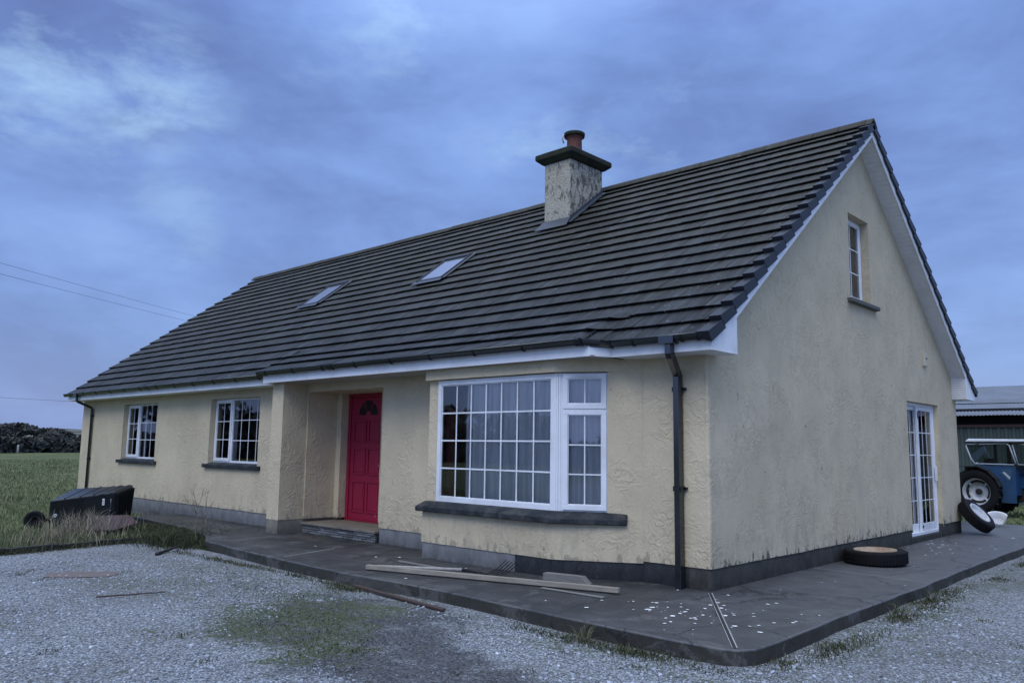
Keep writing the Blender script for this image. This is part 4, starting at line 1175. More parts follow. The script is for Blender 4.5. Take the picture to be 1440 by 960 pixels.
for cx_, cy_, sx_, sy_, k_ in ((.45, -1.15, .42, .42, 46), (.9, -1.0, .5, .5, 26), (-.3, -1.4, .6, .35, 12), (.35, 6.9, .35, .8, 34), (1.1, 7.6, .25, 1.0, 10), (-4.0, -1.5, 2.2, .5, 9), (.95, 1.4, .4, 1.5, 8), (-.27, -.12, .06, .04, 3)):
    for _ in range(k_):
        x, y = rf.gauss(cx_, sx_), rf.gauss(cy_, sy_)
        if y < -2.05 or x > 1.42 or (x < .05 and y > -.1) or (x < -.9 and y > -.75): continue
        r = max(.006, rf.gauss(.018, .011)); r = min(r, .042); a = rf.random()*6.28; e = rf.uniform(.5, .95)
        pts = []
        for i in range(9):
            th = 2*PI*i/9; rr_ = r*rf.uniform(.75, 1.15)
            u, v = rr_*math.cos(th), rr_*e*math.sin(th)
            pts.append((x+u*math.cos(a)-v*math.sin(a), y+u*math.sin(a)+v*math.cos(a), .004))
        pm.add(pts, [tuple(range(9))], 3)
po = pm.build('patio', [M_PATIO, M_JOINT, M_JOINTDK, M_FLAKE]); tag(po, 'dark concrete apron around the bungalow with white lichen spots', 'pavement', kind='structure')

# ---- gravel stones
def in_ell(x, y, cx, cy, rx, ry, rot):
    c, s = math.cos(-rot), math.sin(-rot); dx, dy = x-cx, y-cy
    u, v = (dx*c-dy*s)/rx, (dx*s+dy*c)/ry
    return math.sqrt(u*u+v*v)
ico_v = []
ph = (1+5**.5)/2
for a in (-1, 1):
    for b in (-ph, ph): ico_v += [(0, a, b), (a, b, 0), (b, 0, a)]
ico_v = np.array(ico_v, float); ico_v /= np.linalg.norm(ico_v[0])
bmt = bmesh.new()
for v_ in ico_v: bmt.verts.new(v_)
bmesh.ops.convex_hull(bmt, input=bmt.verts[:]); bmt.verts.index_update()
ico_f = np.array([[v.index for v in f.verts] for f in bmt.faces]); ico_v = np.array([v.co[:] for v in bmt.verts]); bmt.free()
pts = []; dk = []; rs = random.Random(21)
CX, CY = 4.816, -8.495
tries = 0
while len(pts) < 80000 and tries < 600000:
    tries += 1
    # distance-weighted sampling about the viewpoint side of the yard
    rr_ = 3.2+11.5*rs.random()**1.15; an = rs.uniform(math.radians(70), math.radians(192))
    x, y = CX+rr_*math.cos(an), CY+rr_*math.sin(an)
    if y > -2.32 and x < 1.68: continue
    if x < -9.3 or y > 3.5: continue
    d = min(in_ell(x, y, -1.75, -3.75, 1.75, .95, math.radians(-22)), in_ell(x, y, .0, -4.25, 1.9, .75, math.radians(-22)))
    d += .55*noise.noise((x*1.4, y*1.4, 31))+.3*noise.noise((x*3.7, y*3.7, 33))
    keep = 1.0 if d > 1.2 else (.30 if d < .45 else .30+.70*(d-.45)/.75)
    big = noise.noise((x*.5, y*.5, 11))
    keep *= .45+.55*min(1, max(0, .7+big*1.6))
    if y > -2.75 and x < 1.7: keep *= .5
    if rs.random() > keep: continue
    pts.append((x, y)); dk.append(max(0.0, 1.25-d))
N = len(pts); pts = np.array(pts)
size = np.clip(rng.lognormal(math.log(.0082), .40, N), .004, .024)*(1-.35*np.minimum(1, np.array(dk)*2))
base = ico_v[None]*(1+rng.uniform(-.22, .22, (N, 12, 1)))
base = base*np.stack([rng.uniform(.75, 1.35, N), rng.uniform(.75, 1.2, N), rng.uniform(.45, .85, N)], 1)[:, None, :]
ang = rng.uniform(0, 2*PI, N); ca, sa = np.cos(ang)[:, None], np.sin(ang)[:, None]
bx_ = base[:, :, 0]*ca-base[:, :, 1]*sa; by_ = base[:, :, 0]*sa+base[:, :, 1]*ca
tl = rng.uniform(-.5, .5, N)[:, None]; bz_ = base[:, :, 2]+tl*bx_*.5
zz = np.array([ZY+uneven(x, y) for x, y in pts])
V = np.stack([pts[:, 0:1]+bx_*size[:, None], pts[:, 1:2]+by_*size[:, None], zz[:, None]+(bz_+.25)*size[:, None]], 2).reshape(-1, 3)
F = (ico_f[None]+(np.arange(N)*12)[:, None, None]).reshape(-1, 3)
bigv = np.array([noise.noise((a*.45, b*.45, 21)) for a, b in pts])
tint = np.repeat(np.clip(rng.normal(.45, .19, N)+.18*bigv-.36*np.minimum(1, np.array(dk)*1.8), 0, 1), len(ico_f))
so_ = npmesh('gravel', V, F, M_STONE, tint=tint); tag(so_, 'loose grey stones strewn over the yard', 'gravel', kind='stuff')

# ---- blades: grass, weeds
def blades(specs):
    """specs rows: x, y, z, height, width, lean, tint"""
    S = np.array(specs, float); n = len(S)
    a = rng.uniform(0, 2*PI, n); la = rng.uniform(0, 2*PI, n)
    wx, wy = np.cos(a)*S[:, 4], np.sin(a)*S[:, 4]
    lx, ly = np.cos(la)*S[:, 5]*S[:, 3], np.sin(la)*S[:, 5]*S[:, 3]
    b = S[:, :3]; h = S[:, 3]
    z0 = np.zeros(n)
    v0 = b+np.stack([-wx, -wy, z0], 1); v1 = b+np.stack([wx, wy, z0], 1)
    m0 = b+np.stack([-wx*.7+lx*.35, -wy*.7+ly*.35, h*.6], 1); m1 = b+np.stack([wx*.7+lx*.35, wy*.7+ly*.35, h*.6], 1)
    t = b+np.stack([lx, ly, h*(1-.25*S[:, 5])], 1)
    V = np.stack([v0, v1, m1, m0, t], 1).reshape(-1, 3)
    k = np.arange(n)*5
    F = np.concatenate([np.stack([k, k+1, k+2], 1), np.stack([k, k+2, k+3], 1), np.stack([k+3, k+2, k+4], 1)])
    T = np.tile(S[:, 6], 3)
    return V, F, T
rs = random.Random(5); sp = []
def yl(y): return -9.75 - .16*max(-2.5, min(2.2, y+3.3))
cnt = 0
while cnt < 130000:
    u = rs.random(); x = -9.7-70*u**2.2; y = rs.uniform(-13-.28*(-x-10), 4+.55*(-x-10))
    if y > -.1 and y < WD+.2 and x > -20.2: continue
    if y > -2.0 and x > -11.0+.3*noise.noise((x, y, 0)): continue
    if x > yl(y) - .02: continue
    cnt += 1
    cl_ = noise.noise((x*.7, y*.7, 5)); c2_ = noise.noise((x*.16, y*.16, 3)); d = math.hypot(x-CX, y-CY)
    h = (.055+.085*max(0, cl_)+.05*rs.random())*(1+.5*c2_)
    if -12.8 < x < -9.7 and y < -1.7: h *= 1.35
    tuft = max(0.0, noise.noise((x*.42, y*.42, 17))-.18)*2.2
    h *= 1+1.6*tuft
    tt = .42+.25*cl_+.35*c2_-.25*tuft+rs.uniform(-.22, .22)
    if rs.random() < .07+.12*tuft: tt = rs.uniform(.75, 1.0); h *= 1.5
    sp.append((x, y, fh(x, y)-.01, h, 
                .0022+.00024*d, rs.uniform(.1, .8), min(1, max(0, tt))))
# behind the house, right hand side
for _ in range(9000):
    x, y = rs.uniform(-6, 9), rs.uniform(12.2, 24)
    if y < 13.75 and x < 1.6: continue
    sp.append((x, y, -.15, rs.uniform(.05, .13), .012, rs.uniform(.2, .9), min(1, max(0, .45+.3*noise.noise((x, y, 2))+rs.uniform(-.2, .2)))))
V, F, T = blades(sp)
go = npmesh('grass', V, F, M_GRASS, tint=T); tag(go, 'rough grass of the field beside and behind the house', 'grass', kind='stuff')

# low weeds along the slab edge and at its left end
sp = []
def patch(cx, cy, sx, sy, k, h0, h1, tlo=.1, thi=.6, zb=ZY):
    for _ in range(k):
        x, y = rs.gauss(cx, sx), rs.gauss(cy, sy)
        inside_p = (y > -2.15 and -8.2 < x < 1.5)
        if inside_p: continue
        h = rs.uniform(h0, h1)*max(.35, 1-((x-cx)/(2.2*sx))**2*.5)
        sp.append((x, y, zb, h, rs.uniform(.002, .006), rs.uniform(.4, 1.4), rs.uniform(tlo, thi)))
patch(-9.6, -1.75, .55, .42, 2600, .08, .30, 0, .65)
patch(-8.9, -1.2, .35, .35, 900, .05, .22, 0, .6)
patch(-10.9, -1.5, .7, .5, 1500, .1, .3, .05, .7)
for x0 in np.arange(-8.0, -3.2, .35):
    patch(float(x0), -2.34-.03*abs(x0+5), .16, .06, rs.randint(30, 160), .02, .07, .1, 1.0)
for x0 in (-3.6, -1.2, -.6, -.2, .1, .3, .55, .75, .9, 1.05, 1.2, 1.35, 1.5):
    patch(x0+rs.uniform(-.06, .06), -2.46, .16, .09, int(30+480*rs.random()**1.7), .010, .050, .05, .9)
for y0 in np.arange(-1.9, 11.5, .30):
    if rs.random() < .3: continue
    patch(1.70+rs.uniform(-.03, .22), float(y0), .10, .17, int(20+420*rs.random()**2), .010, .055, .05, .9)
for q in range(36):
    yk = -2.0-q*.19; xk = -9.78-.18*(yk+3.2)
    patch(xk+rs.uniform(-.08, .12), yk, .09, .12, rs.randint(50, 170), .03, .16, .1, 1.0)
patch(-8.75, -1.95, .22, .2, 700, .06, .24, .05, .75); patch(-9.3, -2.0, .4, .22, 1300, .08, .30, .05, .8)
patch(-1.95, -4.05, .9, .35, 420, .008, .028, .1, .6)
patch(-2.2, -4.0, .95, .38, 1500, .006, .022, .1, .55); patch(-1.1, -4.3, .5, .22, 700, .006, .022, .1, .55); patch(-3.6, -3.4, 1.0, .3, 900, .006, .024, .1, .6); patch(-5.2, -3.0, .9, .25, 600, .006, .026, .1, .7)
patch(-2.9, -3.4, .8, .3, 260, .008, .03, .1, .6)
for _ in range(110):
    a_, r_ = rs.uniform(1.4, 3.2), rs.uniform(4, 13)
    x0, y0 = CX+r_*math.cos(a_), CY+r_*math.sin(a_)
    if y0 > -2.5 and x0 < 1.9 or x0 < -9: continue
    patch(x0, y0, .06, .06, rs.randint(8, 40), .012, .05, .1, .9)
patch(.1, -2.45, .06, .04, 40, .1, .22, .6, 1.0); patch(1.75, .95, .05, .05, 40, .10, .24, .4, 1.0); patch(1.75, 2.1, .04, .05, 25, .12, .28, .4, 1.0)
V, F, T = blades(sp)
wo_ = npmesh('weeds', V, F, M_WEED, tint=T); tag(wo_, 'low weeds and moss growing along the edge of the concrete apron', 'weeds', kind='stuff')

# tall dry grass tuft in front of the tank
sp = []
for _ in range(520):
    x, y = rs.gauss(-11.35, .35), rs.gauss(-2.75, .34)
    sp.append((x, y, -.14, rs.uniform(.15, .62), .006, rs.uniform(.15, .75), rs.uniform(.2, 1.0)))
for _ in range(260):
    x, y = rs.gauss(-10.3, .4), rs.gauss(-3.6, .5)
    sp.append((x, y, -.14, rs.uniform(.12, .42), .005, rs.uniform(.2, .9), rs.uniform(0, .8)))
V, F, T = blades(sp)
dg = npmesh('dry_grass_tuft', V, F, M_STRAW, loc=(-11.35, -2.75, -.14), tint=T); tag(dg, 'tall straw coloured grass tuft in front of the black bin', 'grass tuft')

# dead branching weed at the left end of the concrete
dwd = MB(); rw = random.Random(8)
def twig(p, d, ln, r, depth):
    q = p + d*ln
    mid_ = (p+q)/2 + Vector((rw.uniform(-1, 1), rw.uniform(-1, 1), 0))*ln*.06
    dwd.tube([p, mid_, q], [r, r*.85, r*.65], n=5, tint=rw.uniform(.2, .6))
    if depth:
        for _ in range(rw.randint(2, 4)):
            nd = (d + Vector((rw.uniform(-.9, .9), rw.uniform(-.9, .9), rw.uniform(-.5, .5)))).normalized()
            twig(p+d*ln*rw.uniform(.55, 1.0), nd, ln*rw.uniform(.35, .6), r*.55, depth-1)
twig(Vector((-9.0, -1.75, -.1)), Vector((-.08, .05, 1)).normalized(), .62, .010, 3)
twig(Vector((-8.75, -1.75, -.1)), Vector((.06, .05, 1)).normalized(), .60, .007, 2)
twig(Vector((-8.5, -1.95, -.1)), Vector((.3, -.3, .9)).normalized(), .26, .008, 2)
o = dwd.build('dead_weed', M_STRAW, loc=(-9.0, -1.75, -.1)); tag(o, 'dead brown branching weed standing by the left end of the concrete', 'weed')

# old kerb edging between grass and gravel
kb = MB(); py = -1.95; rk = random.Random(3)
kx = lambda y: -9.78 - .18*(y+3.2)
while py > -9:
    ln = rk.uniform(.8, 1.0); a = (kx(py), py); b = (kx(py-ln+.012), py-ln+.012)
    t_ = Vector((b[0]-a[0], b[1]-a[1])).normalized(); q = Vector((t_.y, -t_.x))*.05; h = rk.uniform(-.07, -.03); h2 = h+rk.uniform(-.012, .012)
    kb.hexa([(a[0]-q.x, a[1]-q.y, -.2), (a[0]+q.x, a[1]+q.y, -.2), (b[0]+q.x, b[1]+q.y, -.2), (b[0]-q.x, b[1]-q.y, -.2),
             (a[0]-q.x, a[1]-q.y, h), (a[0]+q.x, a[1]+q.y, h), (b[0]+q.x, b[1]+q.y, h2), (b[0]-q.x, b[1]-q.y, h2)])
    py -= ln
o = kb.build('kerb', M_PL_GABLE, loc=(-9.8, -3.2, -.2), bevel=.012); tag(o, 'dark concrete kerb edging between the gravel and the rough grass', 'kerb', kind='structure')

# ==================================================================== LOOSE THINGS
def plank(name, p0, p1, wd_, th, label, cat, mat, z0=0.004, skew=0.0, roll=0.0, group=None):
    p0, p1 = Vector(p0), Vector(p1); d = (p1-p0); ln = d.length
    o = MB()
    k = max(2, int(ln/.2)); pts = []
    for i in range(k+1):
        x = ln*i/k; bow = .006*math.sin(PI*i/k) ; j = lambda s: .0015*noise.noise((x*5, s*3, ln))
        for (yy, zz) in ((-wd_/2, 0), (wd_/2, 0), (wd_/2, th), (-wd_/2, th)):
            xx = x + (skew*(zz/th) if i == k else 0)
            pts.append((xx, yy+j(1)+bow, zz+j(2)))
    fs = [(3, 2, 1, 0), tuple(k*4+q for q in range(4))]
    for i in range(k):
        for q in range(4): fs.append((i*4+q, i*4+(q+1) % 4, (i+1)*4+(q+1) % 4, (i+1)*4+q))
    o.add(pts, fs)
    ob = o.build(name, mat, bevel=.003)
    ob.location = (p0.x, p0.y, p0.z+z0)
    ob.rotation_euler = (roll, -math.asin(d.z/ln), math.atan2(d.y, d.x))
    return tag(ob, label, cat, group)
plank('timber_plank', (-3.93, -1.86, .012), (-.64, -.86, .012), .075, .052, 'longest weathered timber plank, lying on the concrete in front of the bay', 'plank', M_WOOD)
plank('timber_block', (-1.80, -.78, .012), (-1.20, -.66, .012), .11, .085, 'short thick timber block behind the right end of the long plank', 'timber block', M_WOODG, skew=-.09)
plank('timber_lath', (-1.46, -1.235, 0), (-.60, -1.20, 0), .055, .012, 'thin flat pale lath on the concrete in front of the long plank', 'lath', M_WOODG)
plank('timber_batten', (-4.22, -1.10, 0), (-3.25, -1.12, 0), .045, .02, 'thin grey batten behind the left end of the long plank', 'batten', M_WOODG)
# pitchfork
pf = empty('pitchfork', (-3.3, -1.35, 0), 'pitchfork lying behind the long plank with its dark tines curving up', 'pitchfork')
h = MB(); h.tube([(-3.95, -1.70, .030), (-3.4, -1.42, .040), (-2.86, -1.15, .050)], [.019, .020, .021], n=12); h.build('handle', M_HANDLE, pf)
hd = MB(); hd.tube([(-2.87, -1.155, .05), (-2.66, -1.10, .045), (-2.60, -1.08, .035)], [.024, .016, .011], n=10)
td = Vector((.02, .995, 0))
for i in range(5):
    s = (i-2)*.062
    b0 = Vector((-2.60, -1.08, .035)); root = Vector((-2.45+s*.95, -1.02-s*.25, .02))
    tip = Vector((-2.52+s*1.35, -.60-s*.5, .135))
    mid_ = root.lerp(tip, .5)+Vector((0, 0, -.022))
    hd.tube([b0, b0.lerp(root, .6)+Vector((0, -.01, -.004)), root, mid_, tip], [.009, .009, .008, .007, .004], n=7)
hd.build('fork_head', M_IRON, pf)
# rusty bar lying along the slab edge
rb = MB(); rb.box((-.95, -.025, 0), (.95, .025, .028), 0)
o = rb.build('rusty_bar', M_RUST, bevel=.006); o.location = (-2.67, -2.40, ZY+.012); o.rotation_euler = (.1, 0, math.atan2(-.2, 1.77)); tag(o, 'rusty flat iron bar lying on gravel against the edge of the concrete', 'iron bar')
# rust sheet on the gravel, two thin sticks
rsht = MB(); ptsr = [(-.42, -.22), (-.1, -.27), (.35, -.20), (.44, .05), (.30, .23), (-.2, .26), (-.46, .12)]
rsht.prism([(x, y, .0+.012*noise.noise((x*4, y*4, 0))) for x, y in ptsr], (0, 0, 0), (0, 0, .005))
o = rsht.build('rusty_sheet', simple('rust_sheet', (.135, .105, .095), .9, var=.35, scale=6)); o.location = (-6.75, -4.33, ZY+.006); o.rotation_euler = (0, 0, .95); tag(o, 'flat reddish rusty sheet lying on the gravel yard', 'metal sheet')
def stick(a, b, r, label, cat='stick', name='stick', mat=None, sag=0):
    s = MB(); a, b = Vector(a), Vector(b)
    P = [a.lerp(b, i/6)+Vector((.012*noise.noise((i*1.3, a.x, 0)), .012*noise.noise((i*1.3, a.y, 4)), .006*noise.noise((i*2.1, 0, 1)))) for i in range(7)]
    s.tube(P, [r*(1-.08*i) for i in range(7)], n=7); o = s.build(name, mat or M_RUST, loc=tuple(a.lerp(b, .5))); return tag(o, label, cat)
stick((-4.90, -4.85, ZY+.025), (-4.70, -4.16, ZY+.025), .010, 'thin dark straight rod lying on the gravel')
stick((-7.95, -2.86, ZY+.03), (-8.45, -2.28, ZY+.06), .03, 'black broken stick lying where gravel meets the weeds', mat=M_IRON)

# ---- tyres
def tyre_profile(R, w_, rin):
    h = w_/2
    return [(rin, -h*.72), (rin+.02, -h*.85), (R*.80, -h), (R*.93, -h*.97), (R*.985, -h*.80), (R, -h*.55), (R*1.005, 0), (R, h*.55), (R*.985, h*.80), (R*.93, h*.97), (R*.80, h), (rin+.02, h*.85), (rin, h*.72), (rin-.012, h*.5), (rin-.012, -h*.5)]
def tread(mb, R, w_, n, th=.012, depth=.012):
    for k in range(n):
        a = 2*PI*k/n
        for s in (-1, 1):
            M = Matrix.Rotation(a+(.5*2*PI/n if s > 0 else 0), 4, 'Z')
            mb.box((R-.004, -.5*PI*R/n, s*w_*.04), (R+depth, .5*PI*R/n, s*w_*.40), 0, M)
def road_tyre(name, loc, rot, R, w_, rin, label, discmat, disc_in=0.0):
    e = empty(name, loc, label, 'tyre')
    e.rotation_euler = rot
    m = MB(); m.lathe(tyre_profile(R, w_, rin), 48, 0, None, True)
    for k in range(60):
        M = Matrix.Rotation(2*PI*k/60, 4, 'Z')
        for zz in (-.28, .0, .28): m.box((R-.003, -.010, zz*w_-.02), (R+.007, .010, zz*w_+.02), 0, M)
    for q in m.v: pass
    o = MB.build(m, 'tyre_rubber', M_RUBBER); o.parent = e
    r = MB(); hh = w_/2
    r.lathe([(rin+.004, hh*.74), (rin+.012, hh*.98), (rin-.02, hh*.95), (rin-.035, hh*.4), (rin-.05, hh*disc_in), (rin*.55, hh*(disc_in+.18)), (rin*.40, hh*(disc_in+.10)), (.0, hh*(disc_in+.10))], 40)
    r.lathe([(rin+.004, -hh*.74), (rin-.02, -hh*.75), (rin-.05, -hh*.4), (rin-.05, hh*disc_in)], 40)
    o2 = MB.build(r, 'rim', discmat); o2.parent = e
    return e
road_tyre('tyre', (.45, 4.02, .11), (.02, -.02, .3), .43, .20, .285, 'tyre lying flat on the concrete beside the gable wall with a rust stained disc', M_RUSTDISC, .35)
road_tyre('tyre', (.30, 10.28, .365), (0, math.radians(48), -.10), .37, .22, .225, 'tyre with white rim leaning against the back corner of the house', M_STEEL, .3)

# white broken basin behind the leaning tyre
wb = MB(); vsb = []
for i in range(9):
    a = PI*i/8
    for (r, z) in ((.05, .02), (.16, .04), (.21, .16), (.23, .30), (.25, .31)):
        vsb.append((r*math.cos(a), r*.8*math.sin(a), z))
wb.add(vsb, [(i*5+j, (i+1)*5+j, (i+1)*5+j+1, i*5+j+1) for i in range(8) for j in range(4)], 0, True)
o = wb.build('broken_basin', M_CARD); o.location = (.16, 12.5, .03); o.rotation_euler = (math.radians(30), 0, .4); o.scale = (.85, .85, .85)
md = o.modifiers.new('solid', 'SOLIDIFY'); md.thickness = .012
tag(o, 'broken white plastic basin on the ground behind the leaning tyre', 'basin')

# ---- black container lying on its side
bn = empty('black_bin', (-13.2, -1.6, -.12), 'big black plastic wheeled bin lying on its side in the grass', 'bin')
A = [Vector(p) for p in ((-13.22, -2.78, -.14), (-12.58, -1.72, -.14), (-13.20, -1.20, -.14), (-13.90, -2.15, -.14))]     # front-left, front-right, back-right, back-left
T_ = [Vector(p) for p in ((-13.12, -2.80, .43), (-12.56, -1.75, .60), (-13.12, -1.17, .70), (-13.82, -2.12, .62))]
b = MB()
ns = 14; vs = []; fs = []
for i in range(ns+1):
    f = i/ns
    rib = 0.0
    if f > .72: rib = .022*(1 if (i % 2) else -.2)
    ring_ = [A[0].lerp(A[1], f), A[3].lerp(A[2], f), T_[3].lerp(T_[2], f), T_[0].lerp(T_[1], f)]
    c_ = sum(ring_, Vector())/4
    vs += [p+(p-c_).normalized()*rib for p in ring_]
for i in range(ns):
    for q in range(4): fs.append((i*4+q, (i+1)*4+q, (i+1)*4+(q+1) % 4, i*4+(q+1) % 4))
fs.append((0, 1, 2, 3)); fs.append((ns*4+3, ns*4+2, ns*4+1, ns*4))
b.add(vs, fs)
body = b.build('body', M_BINBLACK, bn, bevel=.035, segs=3)
# ribs of the mouth end, top panel seams
rbm = MB()
ex = (A[2]-A[1]); exn = ex.normalized(); nrm_end = Vector((exn.y, -exn.x, 0)); 
if nrm_end.dot(Vector((CX, CY, 0))-A[1]) < 0: nrm_end = -nrm_end
for k in range(6):
    f0, f1 = (k+.12)/6, (k+.82)/6
    p0, p1, p2, p3 = A[1].lerp(A[2], f0), A[1].lerp(A[2], f1), T_[1].lerp(T_[2], f1), T_[1].lerp(T_[2], f0)
    up_ = Vector((0, 0, .05))
    rbm.cut().hexa([p0+up_, p1+up_, p1+up_+nrm_end*.04, p0+up_+nrm_end*.04, p3-up_, p2-up_, p2-up_+nrm_end*.04, p3-up_+nrm_end*.04])
rbm.build_each('rib', simple('bin_rib_plastic', (.010, .012, .012), .8, spec=.05), body, bevel=.012)
sm_ = MB()
for f in (.22, .45, .66):
    p, q = T_[0].lerp(T_[1], f), T_[3].lerp(T_[2], f); d_ = (T_[1]-T_[0]).normalized()*.012; u_ = Vector((0, 0, .008))
    sm_.cut().hexa([p-d_-u_, p+d_-u_, q+d_-u_, q-d_-u_, p-d_+u_, p+d_+u_, q+d_+u_, q-d_+u_])
sm_.build_each('seam', M_BINBLACK, body)
# front details: sticker, hose, cap
fd = (A[1]-A[0]).normalized(); fn = Vector((fd.y, -fd.x, 0))
if fn.dot(Vector((CX, CY, 0))-A[0]) < 0: fn = -fn
def onfront(u, z, d=0.0):
    lo_, hi_ = A[0].lerp(A[1], u), T_[0].lerp(T_[1], u)
    return lo_.lerp(hi_, z/(hi_.z-lo_.z))+fn*(d+.012)
st = MB()
def stk(u0, z0, u1, z1, d0, d1, mi): st.hexa([onfront(u0, z0, d0), onfront(u1, z0, d0), onfront(u1, z0, d1), onfront(u0, z0, d1), onfront(u0, z1, d0), onfront(u1, z1, d0), onfront(u1, z1, d1), onfront(u0, z1, d1)], mi)
stk(.80, .47, .835, .60, .004, .010, 0); stk(.806, .545, .829, .56, .010, .012, 1); stk(.806, .50, .829, .512, .010, .012, 1)
st.build('sticker', [M_CARD, M_RED], body)
vv = MB()
vv.tube([onfront(.935, .60, .02), onfront(.935, .48, .03), onfront(.93, .30, .035), onfront(.93, .22, .03)], [.018, .012, .011, .011], n=8)
vv.tube([onfront(.915, .36, .035), onfront(.945, .36, .035)], .02, n=8)
vv.build('outlet_pipe', M_LEAD, body)
cpv = MB(); Mc = Matrix.Translation(onfront(.11, .27, .0)) @ fn.to_track_quat('Z', 'Y').to_matrix().to_4x4()
cpv.lathe([(.035, -.01), (.035, .02), (.022, .024), (.020, .008), (0, .008)], 16, 0, Mc)
cpv.build('plug', M_STEEL, body)
wh = MB(); Mw = Matrix.Translation((-13.52, -2.92, .02)) @ fn.to_track_quat('Z', 'Y').to_matrix().to_4x4()
wh.lathe(tyre_profile(.19, .12, .10), 28, 0, Mw, True); wh.lathe([(.10, .04), (.06, .05), (.05, .02), (0, .02)], 20, 0, Mw)
wh.tube([(-13.52, -2.92, .02), (-13.42, -2.62, .03)], .03, n=8)
wh.build('wheel', M_RUBBER, bn)
ld = MB(); lp = [(-10.98, -2.80, .0), (-10.72, -2.42, .0), (-11.45, -1.70, .03), (-12.15, -1.62, .13), (-12.30, -2.25, .13)]
ld.prism(lp, (0, 0, 0), (0, 0, .03))
ld.build('lid', M_MAROON, bn, bevel=.012)

# ==================================================================== TRACTOR
tr = empty('tractor', (-1.41, 18.75, -.12), 'old blue tractor with white roofed cab parked beside the green shed', 'tractor', rz=math.radians(-9))
def tb(mb, name, mat, parent=None, bevel=0.0, segs=2):
    """tractor parts are modelled in its own frame (x forward, wheel contact z=0)"""
    if hasattr(mb, 'cuts'):
        os_ = mb.build_each(name, mat, bevel=bevel, segs=segs)
        for o in os_: o.parent = parent or tr
        return os_[0]
    o = MB.build(mb, name, mat, bevel=bevel, segs=segs); o.parent = parent or tr; return o
def rear_wheel(yc, out):
    R, w_ = .665, .36; Mw = Matrix.Translation((0, yc, R)) @ Matrix.Rotation(-out*PI/2, 4, 'X')
    m = MB()
    h = w_/2
    m.lathe([(.39, -h*.8), (.43, -h*.95), (.55, -h), (.61, -h*.92), (.635, -h*.6), (.64, 0), (.635, h*.6), (.61, h*.92), (.55, h), (.43, h*.95), (.39, h*.8), (.37, h*.5), (.37, -h*.5)], 48, 0, Mw, True)
    nl = 20
    for k in range(nl):
        for s in (-1, 1):
            a = 2*PI*(k+(.5 if s > 0 else 0))/nl
            M = Mw @ Matrix.Rotation(a, 4, 'Z') @ Matrix.Translation((.635, 0, s*h*.48)) @ Matrix.Rotation(s*.75, 4, 'X')
            m.box((-.03, -.022, -h*.62), (.035, .022, h*.62), 0, M)
    o = tb(m, 'wheel', M_RUBBER)
    r = MB()
    r.lathe([(.395, h*.78), (.405, h*.86), (.375, h*.86), (.36, h*.55)], 40, 0, Mw)
    r.lathe([(.36, h*.55), (.345, h*.30), (.335, h*.1), (.265, h*.1)], 40, 1, Mw)
    r.lathe([(.265, h*.1), (.27, h*.30), (.235, h*.52), (.15, h*.62), (.115, h*.60), (.11, h*.5), (0, h*.5)], 40, 0, Mw)
    r.lathe([(.395, -h*.78), (.36, -h*.5), (.335, h*.1)], 40, 0, Mw)
    ro = tb(r, 'rim', [M_STEEL, M_IRON], o)
    c = MB(); c.lathe([(.112, h*.5), (.105, h*.505), (.10, h*.56), (.06, h*.60), (0, h*.60)], 20, 0, Mw); tb(c, 'hub', M_RUST, o)
    for k in range(8):
        M = Mw @ Matrix.Rotation(2*PI*k/8, 4, 'Z'); c = MB(); c.box((.262, -.03, h*.06), (.342, .03, h*.30), 0, M); tb(c, 'rim_lug', M_STEEL if k % 2 else M_IRON, o)
    for k in range(6):
        M = Mw @ Matrix.Rotation(2*PI*k/6, 4, 'Z'); c = MB(); c.box((.06, -.014, h*.54), (.088, .014, h*.68), 0, M); tb(c, 'wheel_bolt', M_IRON, o)
rear_wheel(-.62, 1); rear_wheel(.62, -1)
def front_wheel(yc, out):
    R, w_ = .36, .18; Mw = Matrix.Translation((1.95, yc, R)) @ Matrix.Rotation(-out*PI/2, 4, 'X')
    m = MB(); m.lathe(tyre_profile(R, w_, .21), 36, 0, Mw, True); o = tb(m, 'wheel', M_RUBBER)
    r = MB(); r.lathe([(.21, .08), (.19, .07), (.17, .02), (.08, .05), (0, .05)], 28, 0, Mw); tb(r, 'rim', M_STEEL, o)
front_wheel(-.62, 1); front_wheel(.62, -1)
m = MB()
m.box((-.35, -.28, .38), (.85, .28, .85)); m.box((.85, -.22, .42), (2.1, .22, .80)); m.box((1.85, -.62, .32), (2.02, .62, .42))
m.tube([(0, -.6, .665), (0, .6, .665)], .09)
tb(m, 'chassis', M_IRON, bevel=.02)
m = MB()
hp = [(-.27, .80), (-.27, 1.12), (-.20, 1.20), (.20, 1.20), (.27, 1.12), (.27, .80)]
m.prism([(.85, y, z) for y, z in hp], (0, 0, 0), (1.35, -0, -.06)); tb(m, 'bonnet', M_BLUE, bevel=.02)
m = MB(); m.box((2.2, -.22, .76), (2.23, .22, 1.10)); tb(m, 'grille', M_CABROOF)
